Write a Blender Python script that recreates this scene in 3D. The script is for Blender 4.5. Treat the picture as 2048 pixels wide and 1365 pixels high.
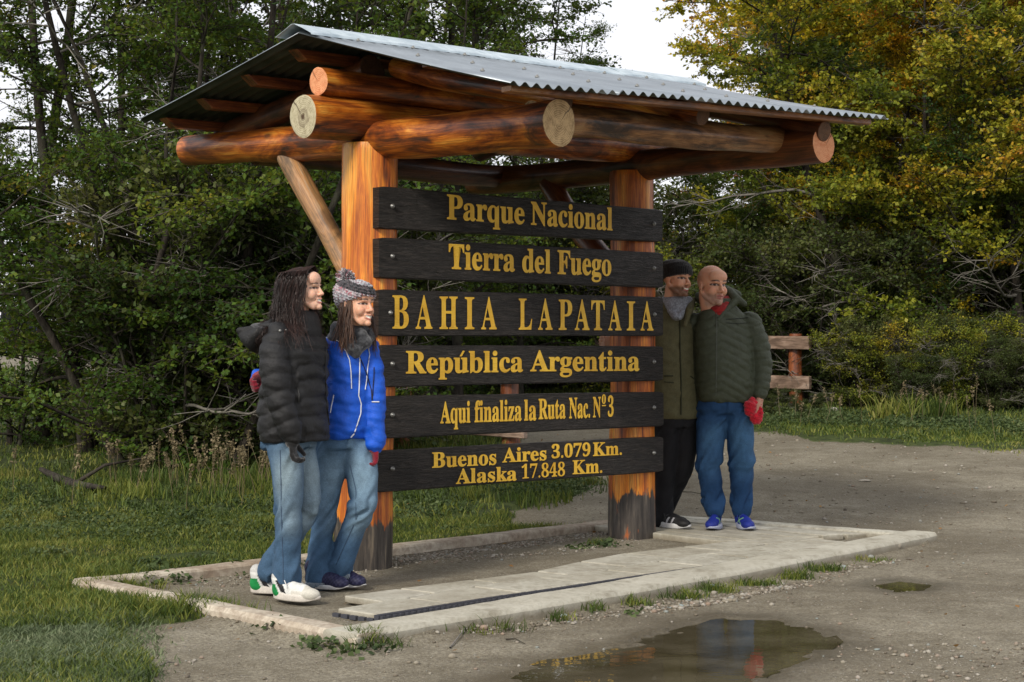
import bpy, bmesh, math, random
import numpy as np
from mathutils import Vector, Matrix, noise as mnoise
for o in list(bpy.data.objects): bpy.data.objects.remove(o)
sc = bpy.context.scene
C = sc.collection
rng = np.random.RandomState(7)
random.seed(7)
# ------------------------------------------------------------------ camera, sky, sun, exposure
F, EYE, HOR = 3480.0, 1.25, 690.0
cam = bpy.data.cameras.new('camera'); camo = bpy.data.objects.new('camera', cam); C.objects.link(camo)
camo.location = (0, 0, EYE); camo.rotation_euler = (math.radians(90), 0, 0)
cam.sensor_width = 36; cam.lens = 36*F/2048; cam.shift_y = (HOR-682.5)/2048
cam.clip_start = .1; cam.clip_end = 2000
sc.camera = camo
SUN_EL, SUN_AZ = 36, 208            # azimuth measured from +Y, clockwise: the sun stands behind the camera, a little to the left
w = bpy.data.worlds.new('World'); sc.world = w; w.use_nodes = True
wn = w.node_tree; bg = wn.nodes['Background']
sky = wn.nodes.new('ShaderNodeTexSky'); sky.sky_type = 'NISHITA'; sky.sun_disc = False
sky.sun_elevation = math.radians(SUN_EL); sky.sun_rotation = math.radians(SUN_AZ); sky.dust_density = 3
mx = wn.nodes.new('ShaderNodeMix'); mx.data_type = 'RGBA'; mx.inputs[0].default_value = .88
mx.inputs[7].default_value = (9.0, 9.0, 9.4, 1)       # the even white cloud layer
wn.links.new(sky.outputs[0], mx.inputs[6]); wn.links.new(mx.outputs[2], bg.inputs[0]); bg.inputs[1].default_value = .12
sl = bpy.data.lights.new('sun', 'SUN'); sl.energy = 3.3; sl.angle = math.radians(12); sl.color = (1, .93, .82)
so = bpy.data.objects.new('sun', sl); C.objects.link(so)
a_, e_ = math.radians(SUN_AZ), math.radians(SUN_EL)
sd = Vector((math.sin(a_)*math.cos(e_), math.cos(a_)*math.cos(e_), math.sin(e_)))
so.rotation_euler = sd.to_track_quat('Z', 'Y').to_euler(); so.location = (0, 0, 20)
sc.view_settings.view_transform = 'Standard'; sc.view_settings.look = 'None'
sc.view_settings.gamma = 1; sc.view_settings.exposure = .05
sc.render.engine = 'CYCLES'; sc.cycles.use_denoising = True; sc.cycles.max_bounces = 6; sc.cycles.transparent_max_bounces = 8

# ------------------------------------------------------------------ helpers
def tag(o, label=None, cat=None, group=None, kind=None):
    if label: o['label'] = label
    if cat: o['category'] = cat
    if group: o['group'] = group
    if kind: o['kind'] = kind
    return o
def empty(name, loc, label=None, cat=None, group=None):
    o = bpy.data.objects.new(name, None); C.objects.link(o); o.location = loc; o.empty_display_size = .2
    return tag(o, label, cat, group)
def wpos(o):
    p = Vector(o.location)
    while o.parent: o = o.parent; p += Vector(o.location)
    return p
def mk(name, V, Fc, mats, parent=None, smooth=False, mi=None, loc=None, attr=None):
    """one mesh object from world-space vertices; Fc a list of faces or an (n,k) array"""
    V = np.asarray(V, dtype=np.float32).reshape(-1, 3)
    me = bpy.data.meshes.new(name)
    off = np.array(wpos(parent) if parent else (0, 0, 0), dtype=np.float32)
    if loc is not None: off2 = np.array(loc, dtype=np.float32)
    else: off2 = off
    V = V - off2
    if isinstance(Fc, np.ndarray):
        n, k = Fc.shape
        me.vertices.add(len(V)); me.vertices.foreach_set('co', V.ravel())
        me.loops.add(n*k); me.loops.foreach_set('vertex_index', Fc.astype(np.int32).ravel())
        me.polygons.add(n); me.polygons.foreach_set('loop_start', np.arange(0, n*k, k, dtype=np.int32))
        me.update(calc_edges=True)
    else:
        me.from_pydata([tuple(map(float, v)) for v in V], [], [tuple(f) for f in Fc])
    for m in (mats if isinstance(mats, (list, tuple)) else [mats]): me.materials.append(m)
    if mi is not None: me.polygons.foreach_set('material_index', np.asarray(mi, dtype=np.int32))
    if smooth: me.polygons.foreach_set('use_smooth', np.ones(len(me.polygons), dtype=bool))
    if attr:
        for k, a in attr.items():
            a = np.asarray(a, dtype=np.float32)
            if a.ndim == 1:
                at = me.attributes.new(k, 'FLOAT', 'POINT'); at.data.foreach_set('value', a)
            else:
                at = me.attributes.new(k, 'FLOAT_COLOR', 'POINT')
                at.data.foreach_set('color', np.concatenate([a, np.ones((len(a), 1), np.float32)], 1).ravel())
    me.update()
    o = bpy.data.objects.new(name, me); C.objects.link(o)
    if parent: o.parent = parent
    o.location = tuple(float(x) for x in (off2-off))
    return o
def copy_tree(o, parent=None):
    c = o.copy(); C.objects.link(c); c.parent = parent
    for ch in [x for x in o.children]: copy_tree(ch, c)
    return c

class Mat:
    def __init__(s, name, rough=.7, spec=.4, **kw):
        s.m = bpy.data.materials.new(name); s.m.use_nodes = True; s.nt = s.m.node_tree
        s.p = s.nt.nodes['Principled BSDF']; s.p.inputs['Roughness'].default_value = rough
        s.p.inputs['Specular IOR Level'].default_value = spec
        for k, v in kw.items(): s.set(s.p, k.replace('_', ' '), v)
    def set(s, n, k, v):
        i = n.inputs[k]
        if isinstance(v, bpy.types.NodeSocket): s.nt.links.new(v, i)
        elif isinstance(v, (tuple, list)) and len(v) == 3 and i.type == 'RGBA': i.default_value = (*v, 1)
        else: i.default_value = v
    def n(s, t, ins=None, **props):
        n = s.nt.nodes.new('ShaderNode'+t)
        for k, v in props.items(): setattr(n, k, v)
        for k, v in (ins or {}).items(): s.set(n, k, v)
        return n
    def co(s, scale=(1, 1, 1), kind='Object', rot=(0, 0, 0)):
        if kind == 'World': src = s.n('NewGeometry').outputs['Position']
        else: src = s.n('TexCoord').outputs[kind]
        return s.n('Mapping', {'Vector': src, 'Scale': scale, 'Rotation': rot}).outputs[0]
    def noise(s, vec, scale=1, detail=4, rough=.55, dist=0):
        return s.n('TexNoise', {'Vector': vec, 'Scale': scale, 'Detail': detail, 'Roughness': rough, 'Distortion': dist}).outputs['Fac']
    def ramp(s, fac, stops, interp='LINEAR'):
        r = s.n('ValToRGB', {'Fac': fac}); cr = r.color_ramp; cr.interpolation = interp
        while len(cr.elements) < len(stops): cr.elements.new(.5)
        for e, (p, c) in zip(cr.elements, stops):
            e.position = p; e.color = (*c, 1) if isinstance(c, (tuple, list)) else (c, c, c, 1)
        return r.outputs['Color']
    def mix(s, f, a, b, mode='MIX'):
        n = s.n('Mix', data_type='RGBA', blend_type=mode)
        s.set(n, 0, f); s.set(n, 6, a); s.set(n, 7, b)
        return n.outputs[2]
    def math(s, op, a, b=0.0, c=0.0, clamp=False):
        n = s.n('Math', operation=op, use_clamp=clamp); s.set(n, 0, a); s.set(n, 1, b); s.set(n, 2, c)
        return n.outputs[0]
    def attr(s, name, out='Fac'):
        return s.n('Attribute', attribute_name=name).outputs[out]
    def bump(s, h, strength=.5, dist=.01):
        s.set(s.p, 'Normal', s.n('Bump', {'Height': h, 'Strength': strength, 'Distance': dist}).outputs[0])
    def base(s, c): s.set(s.p, 'Base Color', c); return s
def flat(name, c, rough=.6, **kw):
    m = Mat(name, rough, **kw); m.base(c)
    nz = m.noise(m.co((1, 1, 1)), 40, 3); m.bump(nz, .15, .003)
    return m.m

def box_faces(b=0): return [(b, b+3, b+2, b+1), (b+4, b+5, b+6, b+7), (b, b+1, b+5, b+4), (b+1, b+2, b+6, b+5), (b+2, b+3, b+7, b+6), (b+3, b, b+4, b+7)]
def bevel_obj(o, wdt=.006, seg=2):
    bm = bmesh.new(); bm.from_mesh(o.data)
    bmesh.ops.bevel(bm, geom=list(bm.edges), offset=wdt, segments=seg, profile=.6, affect='EDGES')
    bmesh.ops.recalc_face_normals(bm, faces=bm.faces)
    bm.to_mesh(o.data); bm.free(); return o
def fn(x, y, z=0.0): return mnoise.noise(Vector((x, y, z)))
def vnoise(P, f, seed=0.0):
    """cheap smooth numpy noise of points (n,3), about -1..1"""
    P = np.asarray(P)*f+seed*7.13
    a = np.sin(P[:, 0]*1.7+1.3*np.sin(P[:, 1]*1.1+P[:, 2]))+np.sin(P[:, 1]*2.1+1.7*np.sin(P[:, 2]*1.3+P[:, 0]*.7+2.0))+np.sin(P[:, 2]*1.9+1.1*np.sin(P[:, 0]*1.5-P[:, 1]+4.0))
    return a/3

# ------------------------------------------------------------------ shelter frame of reference
U = np.array((.7215, .6924)); Vd = np.array((.6924, -.7215)); PL = np.array((-.80, 9.67))
def S(s, v, z): q = PL+s*U+v*Vd; return Vector((q[0], q[1], z))
def zt(x, y):
    """height of the terrain"""
    r = np.maximum(0, y-12.0)
    z = .045*np.minimum(r, 10)+.02*np.maximum(0, np.minimum(r-10, 60))+.0*x
    return z

# ------------------------------------------------------------------ materials
def wood_log(name, cols, patch=.5, rough=.33, streak=22, bump=.35, seed=0, ax=None, lng=.30):
    m = Mat(name, rough, coat=None) if False else Mat(name, rough)
    m.set(m.p, 'Coat Weight', .45); m.set(m.p, 'Coat Roughness', .22)
    oco = m.co
    if ax is not None:
        rv = oco(rot=(0, 0, -math.radians(ax))); m.co = lambda scale=(1, 1, 1), kind='Object', rot=(0, 0, 0): m.n('Mapping', {'Vector': rv, 'Scale': (scale[2], scale[0], scale[1])}).outputs[0]
    c1 = m.co((1, 1, lng)); c2 = m.co((1, 1, .05))
    info = m.n('ObjectInfo').outputs['Random']
    sh = m.n('VectorMath', {0: c1, 1: m.n('CombineXYZ', {'X': m.math('MULTIPLY', info, 37.0), 'Z': seed}).outputs[0]}, operation='ADD').outputs[0]
    sh2 = m.n('VectorMath', {0: c2, 1: m.n('CombineXYZ', {'X': m.math('MULTIPLY', info, 17.0)}).outputs[0]}, operation='ADD').outputs[0]
    big = m.noise(sh, 7, 6, .6, 1.2); fine = m.noise(sh2, streak*2, 6, .7, .6)
    f = m.math('MULTIPLY_ADD', fine, .32, m.math('MULTIPLY', big, .78))
    col = m.ramp(f, [(.42, cols[0]), (.51, cols[1]), (.60, cols[2]), (.70, cols[3])])
    spots = m.ramp(m.noise(sh, 4.3, 5, .65, 2.0), [(.56, 0.0), (.68, patch)])
    col = m.mix(spots, col, (.035, .018, .012))
    kn = m.ramp(m.n('TexVoronoi', {'Vector': m.co((1, 1, .45)), 'Scale': 5.2}).outputs['Distance'], [(.05, .8), (.13, 0.0)])
    col = m.mix(kn, col, (.05, .018, .01))
    c3 = m.co((1, 1, .022)); grain = m.noise(c3, 150, 3, .7, .3); col = m.mix(m.ramp(grain, [(.40, .55), (.56, 0.0)]), col, m.mix(.75, col, (.02, .008, .004)))
    crk = m.ramp(m.noise(m.n('VectorMath', {0: m.co((1, 1, .03)), 1: m.n('CombineXYZ', {'X': m.math('MULTIPLY', info, 9.0)}).outputs[0]}, operation='ADD').outputs[0], 24, 2, .5, .8), [(.488, 0.0), (.497, .85), (.503, .85), (.512, 0.0)])
    crk = m.math('MULTIPLY', crk, m.ramp(m.noise(m.co((1, 1, .5)), 3.0, 2), [(.5, 0.0), (.6, 1.0)])); col = m.mix(crk, col, (.02, .010, .006))
    m.base(col)
    m.set(m.p, 'Roughness', m.ramp(big, [(.35, .60), (.65, .36)]))
    m.bump(m.math('ADD', fine, m.math('MULTIPLY', big, 1.2)), bump, .012)
    return m
OR = [(.045, .013, .004), (.23, .050, .006), (.52, .145, .013), (.74, .32, .050)]
M_LOG = wood_log('varnished_log', OR, .8).m
M_LOG_DK = wood_log('dark_varnished_log', [(.03, .010, .005), (.085, .024, .008), (.16, .045, .012), (.24, .08, .02)], .5).m
M_WORN = wood_log('worn_log', [(.04, .02, .012), (.17, .07, .02), (.33, .15, .05), (.42, .24, .10)], 1.0, rough=.5, bump=.5).m
M_PALE = wood_log('pale_brace_log', [(.10, .06, .03), (.27, .15, .06), (.44, .22, .08), (.42, .31, .20)], .6, rough=.6, bump=.5).m
def end_grain(name, c0, c1, hole=0.0):
    m = Mat(name, .75)
    co = m.n('TexCoord').outputs['Object']
    sp = m.n('SeparateXYZ', {'Vector': co})
    r = m.math('SQRT', m.math('ADD', m.math('MULTIPLY', sp.outputs[0], sp.outputs[0]), m.math('MULTIPLY', sp.outputs[1], sp.outputs[1])))
    nz = m.noise(m.co(), 14, 5, .6)
    rings = m.math('SINE', m.math('MULTIPLY', m.math('ADD', r, m.math('MULTIPLY', nz, .035)), 620.0))
    f = m.math('MULTIPLY_ADD', rings, .1, m.math('MULTIPLY', m.noise(m.co(), 30, 6, .7), 1.0))
    col = m.ramp(f, [(.3, c0), (.62, c1)])
    if hole:
        h = m.ramp(m.math('ADD', r, m.math('MULTIPLY', m.noise(m.co(), 26, 3), .05)), [(.035, 1.0), (.050, .15), (.07, .5), (.078, 0.0)])
        col = m.mix(h, col, (.07, .04, .02))
    ang = m.math('ARCTAN2', sp.outputs[1], sp.outputs[0])
    crack = m.ramp(m.math('ABSOLUTE', m.math('SUBTRACT', ang, m.math('MULTIPLY_ADD', nz, .4, .7))), [(.02, .8), (.06, 0.0)])
    col = m.mix(crack, col, (.05, .03, .02))
    m.base(col); m.bump(f, .4, .004); return m.m
M_END_PINK = end_grain('fresh_end_grain', (.52, .17, .065), (.72, .34, .17))
M_END_GREY = end_grain('weathered_end_grain', (.26, .22, .13), (.48, .43, .29), 1)
M_END_TAN = end_grain('dry_end_grain', (.24, .155, .07), (.52, .36, .18))
M_END_DK = end_grain('dark_end_grain', (.06, .03, .018), (.14, .07, .035))

def log(name, p0, p1, r0, r1, mat, parent, e0=None, e1=None, seed=0, wob=.05, bend=.012, N=28, K=40, lump=.02, point0=0, groove=None, label=None):
    p0 = Vector(p0); p1 = Vector(p1); L = (p1-p0).length
    q = (p1-p0).to_track_quat('Z', 'Y')
    rs = random.Random(seed*13+5); V = []; Fc = []; mi = []
    ph = [rs.uniform(0, 6.28) for _ in range(6)]
    zs = [L*k/(K-1) for k in range(K)]
    for k, z in enumerate(zs):
        t = z/L; r = r0+(r1-r0)*t
        r *= 1+lump*(math.sin(z*5.1+ph[0])+.6*math.sin(z*11+ph[1]))
        if point0: r *= 1-.32*max(0, 1-z/point0)**2
        cx = bend*math.sin(math.pi*t*1.3+ph[2]); cy = bend*math.sin(math.pi*t*1.7+ph[3])
        if k in (0, K-1): r *= .97
        for i in range(N):
            a = 2*math.pi*i/N
            rr = r*(1+wob*.5*math.sin(2*a+ph[4]+z*.8)+wob*.5*math.sin(3*a+ph[5]-z*.5)+.018*fn(math.cos(a)*3+seed, math.sin(a)*3, z*2.2))
            if groove is not None: rr *= 1-.16*math.exp(-((((a-groove+math.pi) % (2*math.pi))-math.pi)/.14)**2)
            V.append((cx+rr*math.cos(a), cy+rr*math.sin(a), z))
    for k in range(K-1):
        for i in range(N):
            j = (i+1) % N
            Fc.append((k*N+i, k*N+j, (k+1)*N+j, (k+1)*N+i)); mi.append(0)
    for side, base in ((0, 0), (1, (K-1)*N)):
        z = 0 if side == 0 else L
        ring = [V[base+i] for i in range(N)]
        c = (sum(p[0] for p in ring)/N, sum(p[1] for p in ring)/N)
        idx = len(V)
        for f_, dz in ((1.0, 0), (.9, -.004), (.45, -.004)):
            for i in range(N):
                x, y, _ = ring[i]
                V.append((c[0]+(x-c[0])*f_*.995, c[1]+(y-c[1])*f_*.995, z+(-1 if side == 0 else 1)*(.003+dz*-.6+.0015*fn(x*30, y*30, seed))))
        V.append((c[0], c[1], z+(-1 if side == 0 else 1)*.006)); cen = len(V)-1
        for ring_i in range(2):
            for i in range(N):
                j = (i+1) % N; a, b = idx+ring_i*N, idx+(ring_i+1)*N
                f = (a+i, a+j, b+j, b+i); Fc.append(f if side else f[::-1]); mi.append(1+side)
        for i in range(N):
            j = (i+1) % N; b = idx+2*N
            f = (b+i, b+j, cen); Fc.append(f if side else f[::-1]); mi.append(1+side)
        for i in range(N):
            j = (i+1) % N
            f = (base+i, base+j, idx+j, idx+i); Fc.append(f if side else f[::-1]); mi.append(0)
    me = bpy.data.meshes.new(name); me.from_pydata(V, [], Fc)
    for m_ in (mat, e0 or M_END_DK, e1 or M_END_DK): me.materials.append(m_)
    me.polygons.foreach_set('material_index', mi)
    me.polygons.foreach_set('use_smooth', [m_ == 0 for m_ in mi]); me.update()
    o = bpy.data.objects.new(name, me); C.objects.link(o); o.parent = parent
    o.location = p0-(wpos(parent) if parent else Vector()); o.rotation_mode = 'QUATERNION'; o.rotation_quaternion = q
    if label: o['label'] = label
    return o

# ------------------------------------------------------------------ the ground
def poly_sd(P, poly):
    """signed distance-ish: positive inside polygon"""
    P = np.asarray(P)[:, :2]; poly = np.asarray(poly, float); n = len(poly)
    d = np.full(len(P), 1e9); ins = np.zeros(len(P), bool)
    for i in range(n):
        a, b = poly[i], poly[(i+1) % n]
        ab = b-a; t = np.clip(((P-a)@ab)/(ab@ab), 0, 1)
        d = np.minimum(d, np.linalg.norm(P-a-t[:, None]*ab, axis=1))
        c = ((a[1] > P[:, 1]) != (b[1] > P[:, 1])) & (P[:, 0] < (b[0]-a[0])*(P[:, 1]-a[1])/(b[1]-a[1]+1e-12)+a[0])
        ins ^= c
    return np.where(ins, d, -d)
def G(px, py, z=0.0):
    """the ground point seen at a photo pixel; used to lay the plan of the place out"""
    y = (EYE-z)*F/(py-HOR)
    for _ in range(40):
        y = y+.5*((EYE-z-zt(0, y))*F/(py-HOR)-y)
    return ((px-1024)/F*y, y)
KC = dict(front=G(715, 1268, .07), left=G(143, 1156, .07), back=G(1330, 1022, .07), right=G(1875, 1065, .07))
KQ = [KC['front'], KC['right'], KC['back'], KC['left']]
# bare earth: forecourt, area to the right, path to the far left; the rest is grass
g_front = [(-1.15, 2.5), (-1.25, 6.0), G(330, 1330), G(260, 1260), G(455, 1235), KC['front'], G(1100, 1120), G(1180, 1062), G(1010, 1056), G(1030, 1025), G(1190, 985), G(1140, 945), G(1010, 905), G(1060, 862), G(1200, 852), G(1400, 868), G(1560, 866), G(1620, 885), G(2048, 905), (30, 13.5), (60, 4), (60, -30), (-10, -30), (-3, 0)]
g_path = [(-60, 35), (-9.0, 33), (-3.5, 30), (-3.0, 35), (-8, 42), (-60, 62)]
P1 = [G(960, 1400), G(1080, 1325), G(1270, 1285), G(1370, 1250), G(1440, 1234), G(1560, 1240), G(1630, 1262), G(1655, 1285), G(1600, 1320), G(1520, 1345), G(1480, 1372), G(1420, 1460), (-.1, 5.2), (-.35, 5.8)]
P2 = [G(1745, 1168), G(1800, 1160), G(1862, 1168), G(1850, 1180), G(1790, 1182)]
def axis(lo, a, b, hi, step, grow=1.13):
    mid = np.arange(a, b, step); out = [b]; s_ = step
    while out[-1] < hi: s_ *= grow; out.append(out[-1]+s_)
    lef = [a]; s_ = step
    while lef[-1] > lo: s_ *= grow; lef.append(lef[-1]-s_)
    return np.array(lef[1:][::-1]+list(mid)+out)
xs = axis(-400, -2.9, 3.6, 400, .034, 1.09); ys = axis(-60, 5.8, 11.0, 700, .034, 1.05)
X, Y = np.meshgrid(xs, ys); P = np.stack([X.ravel(), Y.ravel(), 0*X.ravel()], 1)
sdd = np.maximum(poly_sd(P, g_front), poly_sd(P, g_path))
far = np.clip((P[:, 1]-4)/20, .4, 1)
edge = sdd+.22*vnoise(P, 2.3, 1)*far*1.2+.10*vnoise(P, 7, 2)*far
ink = poly_sd(P, KQ)
gr = np.clip(.5-edge*3.0/far, 0, 1)
gr = np.where(ink > 0, 0, gr)
wet = np.maximum(np.clip(1.25+(poly_sd(P, P1)+.06*vnoise(P, 8, 31))/.24, 0, 1), np.clip(1.25+poly_sd(P, P2)/.16, 0, 1))
pud = np.maximum(poly_sd(P, P1)+.05*vnoise(P, 9, 3)+.045*vnoise(P, 24, 4)+.02*vnoise(P, 50, 7), poly_sd(P, P2)+.02*vnoise(P, 20, 3))
z = zt(P[:, 0], P[:, 1])+.010*vnoise(P, 3.1, 5)+.004*vnoise(P, 11, 6)+.002*vnoise(P, 29, 8)
z += np.where(gr > .5, .03*(gr-.5)*2*(1+.6*vnoise(P, 4, 9)), 0)
z -= .035*np.clip(pud/.12+.25, 0, 1)
z += np.where(ink > 0, .012, 0); fd_ = (P[:, 0]-KC['front'][0])*(-.76)+(P[:, 1]-KC['front'][1])*.65; z += np.where((ink > 0) & (fd_ < .5), .022*np.clip((.5-fd_)/.2, 0, 1), 0)
ky = np.clip(-np.abs(ink)+.12, 0, .12)*.18
z += np.where(gr > .5, 0, ky)
z = np.where(P[:, 1] > 24, z+.25*np.clip((P[:, 1]-24)/20, 0, 3)*vnoise(P, .09, 3), z)
P[:, 2] = z
nx, ny = len(xs), len(ys)
I = np.arange(nx*ny).reshape(ny, nx)
FQ = np.stack([I[:-1, :-1].ravel(), I[:-1, 1:].ravel(), I[1:, 1:].ravel(), I[1:, :-1].ravel()], 1)
m = Mat('earth_and_turf', .9, .25)
cw = m.co(kind='World')
g0 = m.attr('grass'); wt = m.attr('wet')
n1 = m.noise(cw, 1.3, 6, .6); n2 = m.noise(cw, 9, 6, .7); n3 = m.noise(cw, 60, 4, .7); n4 = m.noise(cw, 190, 2, .6)
dirt = m.ramp(m.math('MULTIPLY_ADD', n1, .5, m.math('MULTIPLY', n2, .5)), [(.34, (.150, .131, .092)), (.5, (.250, .224, .166)), (.63, (.33, .302, .232))])
dirt = m.mix(m.ramp(m.noise(cw, .55, 5, .7), [(.42, .45), (.55, 0.0)]), dirt, (.10, .082, .054)); dirt = m.mix(m.ramp(n3, [(.42, .55), (.6, 0.0)]), dirt, (.070, .056, .038))
vor = m.n('TexVoronoi', {'Vector': cw, 'Scale': 48.0})
stone = m.math('MULTIPLY', m.ramp(vor.outputs['Distance'], [(.22, 1.0), (.34, 0.0)]), m.ramp(m.noise(cw, 3.1, 4), [(.50, 0.0), (.64, 1.0)]))
vc = m.n('SeparateXYZ', {'Vector': vor.outputs['Color']}).outputs[0]
stone = m.math('MULTIPLY', stone, m.math('GREATER_THAN', vc, .62))
v2 = m.n('TexVoronoi', {'Vector': cw, 'Scale': 120.0}); v2c = m.n('SeparateXYZ', {'Vector': v2.outputs['Color']})
grit = m.math('MULTIPLY', m.ramp(v2.outputs['Distance'], [(.25, 1.0), (.42, 0.0)]), m.math('GREATER_THAN', v2c.outputs[0], .55))
dirt = m.mix(m.math('MULTIPLY', grit, .75), dirt, m.ramp(v2c.outputs[1], [(.1, (.06, .05, .036)), (.45, (.17, .15, .11)), (.75, (.34, .32, .27)), (1.0, (.42, .40, .36))]))
dirt = m.mix(stone, dirt, m.ramp(vc, [(.62, (.2, .17, .13)), (.85, (.34, .33, .30)), (1.0, (.30, .20, .14))]))
wetc = m.mix(m.math('MULTIPLY', wt, .85), dirt, m.mix(.70, dirt, (.055, .045, .028), 'MIX'))
soil = m.ramp(n2, [(.35, (.018, .024, .008)), (.55, (.045, .065, .014)), (.7, (.085, .095, .03))])
gm = m.ramp(m.math('ADD', g0, m.math('MULTIPLY_ADD', n2, .7, -.35)), [(.42, 0.0), (.58, 1.0)])
m.base(m.mix(gm, wetc, soil))
m.set(m.p, 'Roughness', m.ramp(wt, [(0.0, .92), (.6, .6), (1.0, .30)]))
m.bump(m.math('ADD', m.math('MULTIPLY', n3, .6), m.math('MULTIPLY_ADD', n4, .25, m.math('MULTIPLY_ADD', stone, .5, m.math('MULTIPLY', grit, .35)))), .9, .014)
PG = P.copy()
ground = mk('ground', P, FQ, m.m, smooth=True, attr={'grass': gr, 'wet': wet}); tag(ground, kind='structure')
from mathutils.bvhtree import BVHTree
def gz(x, y):
    """ground height, looked up in the grid (bilinear)"""
    x = np.atleast_1d(x); y = np.atleast_1d(y)
    i = np.clip(np.searchsorted(xs, x)-1, 0, nx-2); j = np.clip(np.searchsorted(ys, y)-1, 0, ny-2)
    Z = PG[:, 2].reshape(ny, nx); tx = (x-xs[i])/(xs[i+1]-xs[i]); ty = (y-ys[j])/(ys[j+1]-ys[j])
    return (Z[j, i]*(1-tx)*(1-ty)+Z[j, i+1]*tx*(1-ty)+Z[j+1, i]*(1-tx)*ty+Z[j+1, i+1]*tx*ty)
def gmask(x, y):
    i = np.clip(np.searchsorted(xs, x)-1, 0, nx-2); j = np.clip(np.searchsorted(ys, y)-1, 0, ny-2)
    return gr.reshape(ny, nx)[j, i]
# puddles
m = Mat('puddle_water', .02, .6, IOR=1.36)
m.base(m.ramp(m.noise(m.co(kind='World'), 3, 4), [(.4, (.048, .040, .021)), (.65, (.090, .077, .048))]))
m.bump(m.noise(m.co((1, 1, 1), 'World'), 14, 2), .04, .01)
M_WATER = m.m
for nm, pol, lab in (('water', P1, 'large muddy puddle in front of the concrete kerb'), ('water', P2, 'small puddle in the gravel near the kerb corner')):
    pc = np.mean(pol, axis=0); q = [pc+(np.array(a)-pc)*1.12 for a in pol]
    o = mk(nm, [(a[0], a[1], -.0085) for a in q], [tuple(range(len(q)))], M_WATER); tag(o, lab, kind='structure')
# ------------------------------------------------------------------ sign shelter
SH_ = empty('sign_shelter', S(1.1, 0, 0), 'log sign shelter with corrugated metal roof and black boards lettered in yellow', 'sign')
m = wood_log('varnished_post', [(.13, .026, .005), (.46, .105, .008), (.74, .235, .014), (.84, .40, .06)], .3, rough=.4, streak=26, lng=.09); m.set(m.p, 'Coat Weight', .18)
tc = m.n('SeparateXYZ', {'Vector': m.n('NewGeometry').outputs['Position']}).outputs[2]
lo_ = m.math('ADD', tc, m.math('MULTIPLY_ADD', m.noise(m.co((1, 1, .25)), 16, 4, .7), .34, -.17))
fz = m.ramp(lo_, [(.275, 1.0), (.30, 0.0)])
old = m.p.inputs['Base Color'].links[0].from_socket
gn = m.noise(m.co((1, 1, .08)), 26, 5, .7)
base_col = m.ramp(gn, [(.38, (.018, .015, .013)), (.55, (.06, .05, .042)), (.7, (.20, .16, .11))])
mask_or = m.ramp(m.noise(m.co((1, 1, .3)), 8, 5, .7), [(.62, 0.0), (.7, .8)])
base_col = m.mix(mask_or, base_col, (.36, .09, .015))
m.base(m.mix(fz, old, base_col))
M_POST = m.m
ps = []
for (x, y, tx, ty, r, sd_, gv) in ((PL[0]-.02, PL[1], PL[0]+.014, PL[1], .155, 1, -1.0), (*(PL+2.19*U), *(PL+2.19*U+np.array((-.01, 0))), .148, 2, -1.35)):
    ps.append(log('post', (x, y, -.05), (tx, ty, 2.36), r*1.03, r*.97, M_POST, SH_, seed=sd_, wob=.05, bend=.006, N=44, K=70, groove=gv))
ps[0]['label'] = 'post by the two women, orange with charred foot'; ps[1]['label'] = 'post by the two men, orange with grey foot'
log('cross_beam', S(0, -1.76, 2.46), S(0, 1.49, 2.345), .098, .115, M_LOG, SH_, M_END_TAN, M_END_TAN, seed=3, lump=.035, K=60)
log('cross_beam', S(2.19, -1.52, 2.40), S(2.19, 1.494, 2.40), .09, .107, M_LOG_DK, SH_, M_END_PINK, M_END_PINK, seed=4, lump=.03, K=60)
log('ridge_beam', S(-.443, 0, 2.471), S(2.42, 0, 2.53), .12, .10, M_LOG, SH_, M_END_GREY, M_END_TAN, seed=5, lump=.02, K=60)
log('ridge_purlin', S(-.36, .03, 2.665), S(2.62, .0, 2.73), .080, .070, M_LOG, SH_, M_END_PINK, M_END_DK, seed=6, lump=.015, K=50)
log('eave_beam', S(.11, 1.2, 2.40), S(2.345, 1.2, 2.468), .086, .080, M_WORN, SH_, M_END_TAN, M_END_TAN, seed=7, lump=.04, K=60)
log('eave_beam', S(.1, -1.2, 2.42), S(2.2, -1.2, 2.42), .082, .075, M_LOG_DK, SH_, seed=8, K=40)
# roof: corners (s, v, z)
RL, RR = (-.48, 0, 2.925), (2.70, 0, 2.978)
EFL, EFR = (-.48, 1.647, 2.480), (2.617, 1.647, 2.589)
EBL, EBR = (-.48, -1.615, 2.608), (2.65, -1.60, 2.66)
def bil(a, b, c, d, f, t):
    """a,b ridge ends; c,d eave ends; f along, t down the slope"""
    a, b, c, d = map(np.array, (a, b, c, d)); p = (a*(1-f)+b*f)*(1-t)+(c*(1-f)+d*f)*t
    return p
def rafter(s, sg, seed, vmax, r=.062, e=None, mat=None):
    f_ = (s+.48)/3.13; ea = (EFL, EFR) if sg > 0 else (EBL, EBR)
    q0 = bil(RL, RR, *ea, f_, .03); q1 = bil(RL, RR, *ea, f_, vmax/1.63); dn = .045+r
    p0 = S(s, q0[1], q0[2]-dn-.012); p1 = S(s, q1[1], q1[2]-dn)
    log('rafter', p0, p1, r*1.1, r, mat or M_LOG, SH_, M_END_DK, e or M_END_DK, seed=seed, K=30, wob=.03)
rafter(.16, 1, 20, 1.36, .058); rafter(1.2, 1, 21, 1.40, .055); rafter(2.17, 1, 22, 1.50, .062, M_END_DK, M_LOG_DK)
rafter(.06, -1, 23, 1.50, .080, mat=M_LOG_DK); rafter(1.15, -1, 24, 1.45, mat=M_LOG_DK); rafter(2.15, -1, 25, 1.45, mat=M_LOG_DK)
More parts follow.
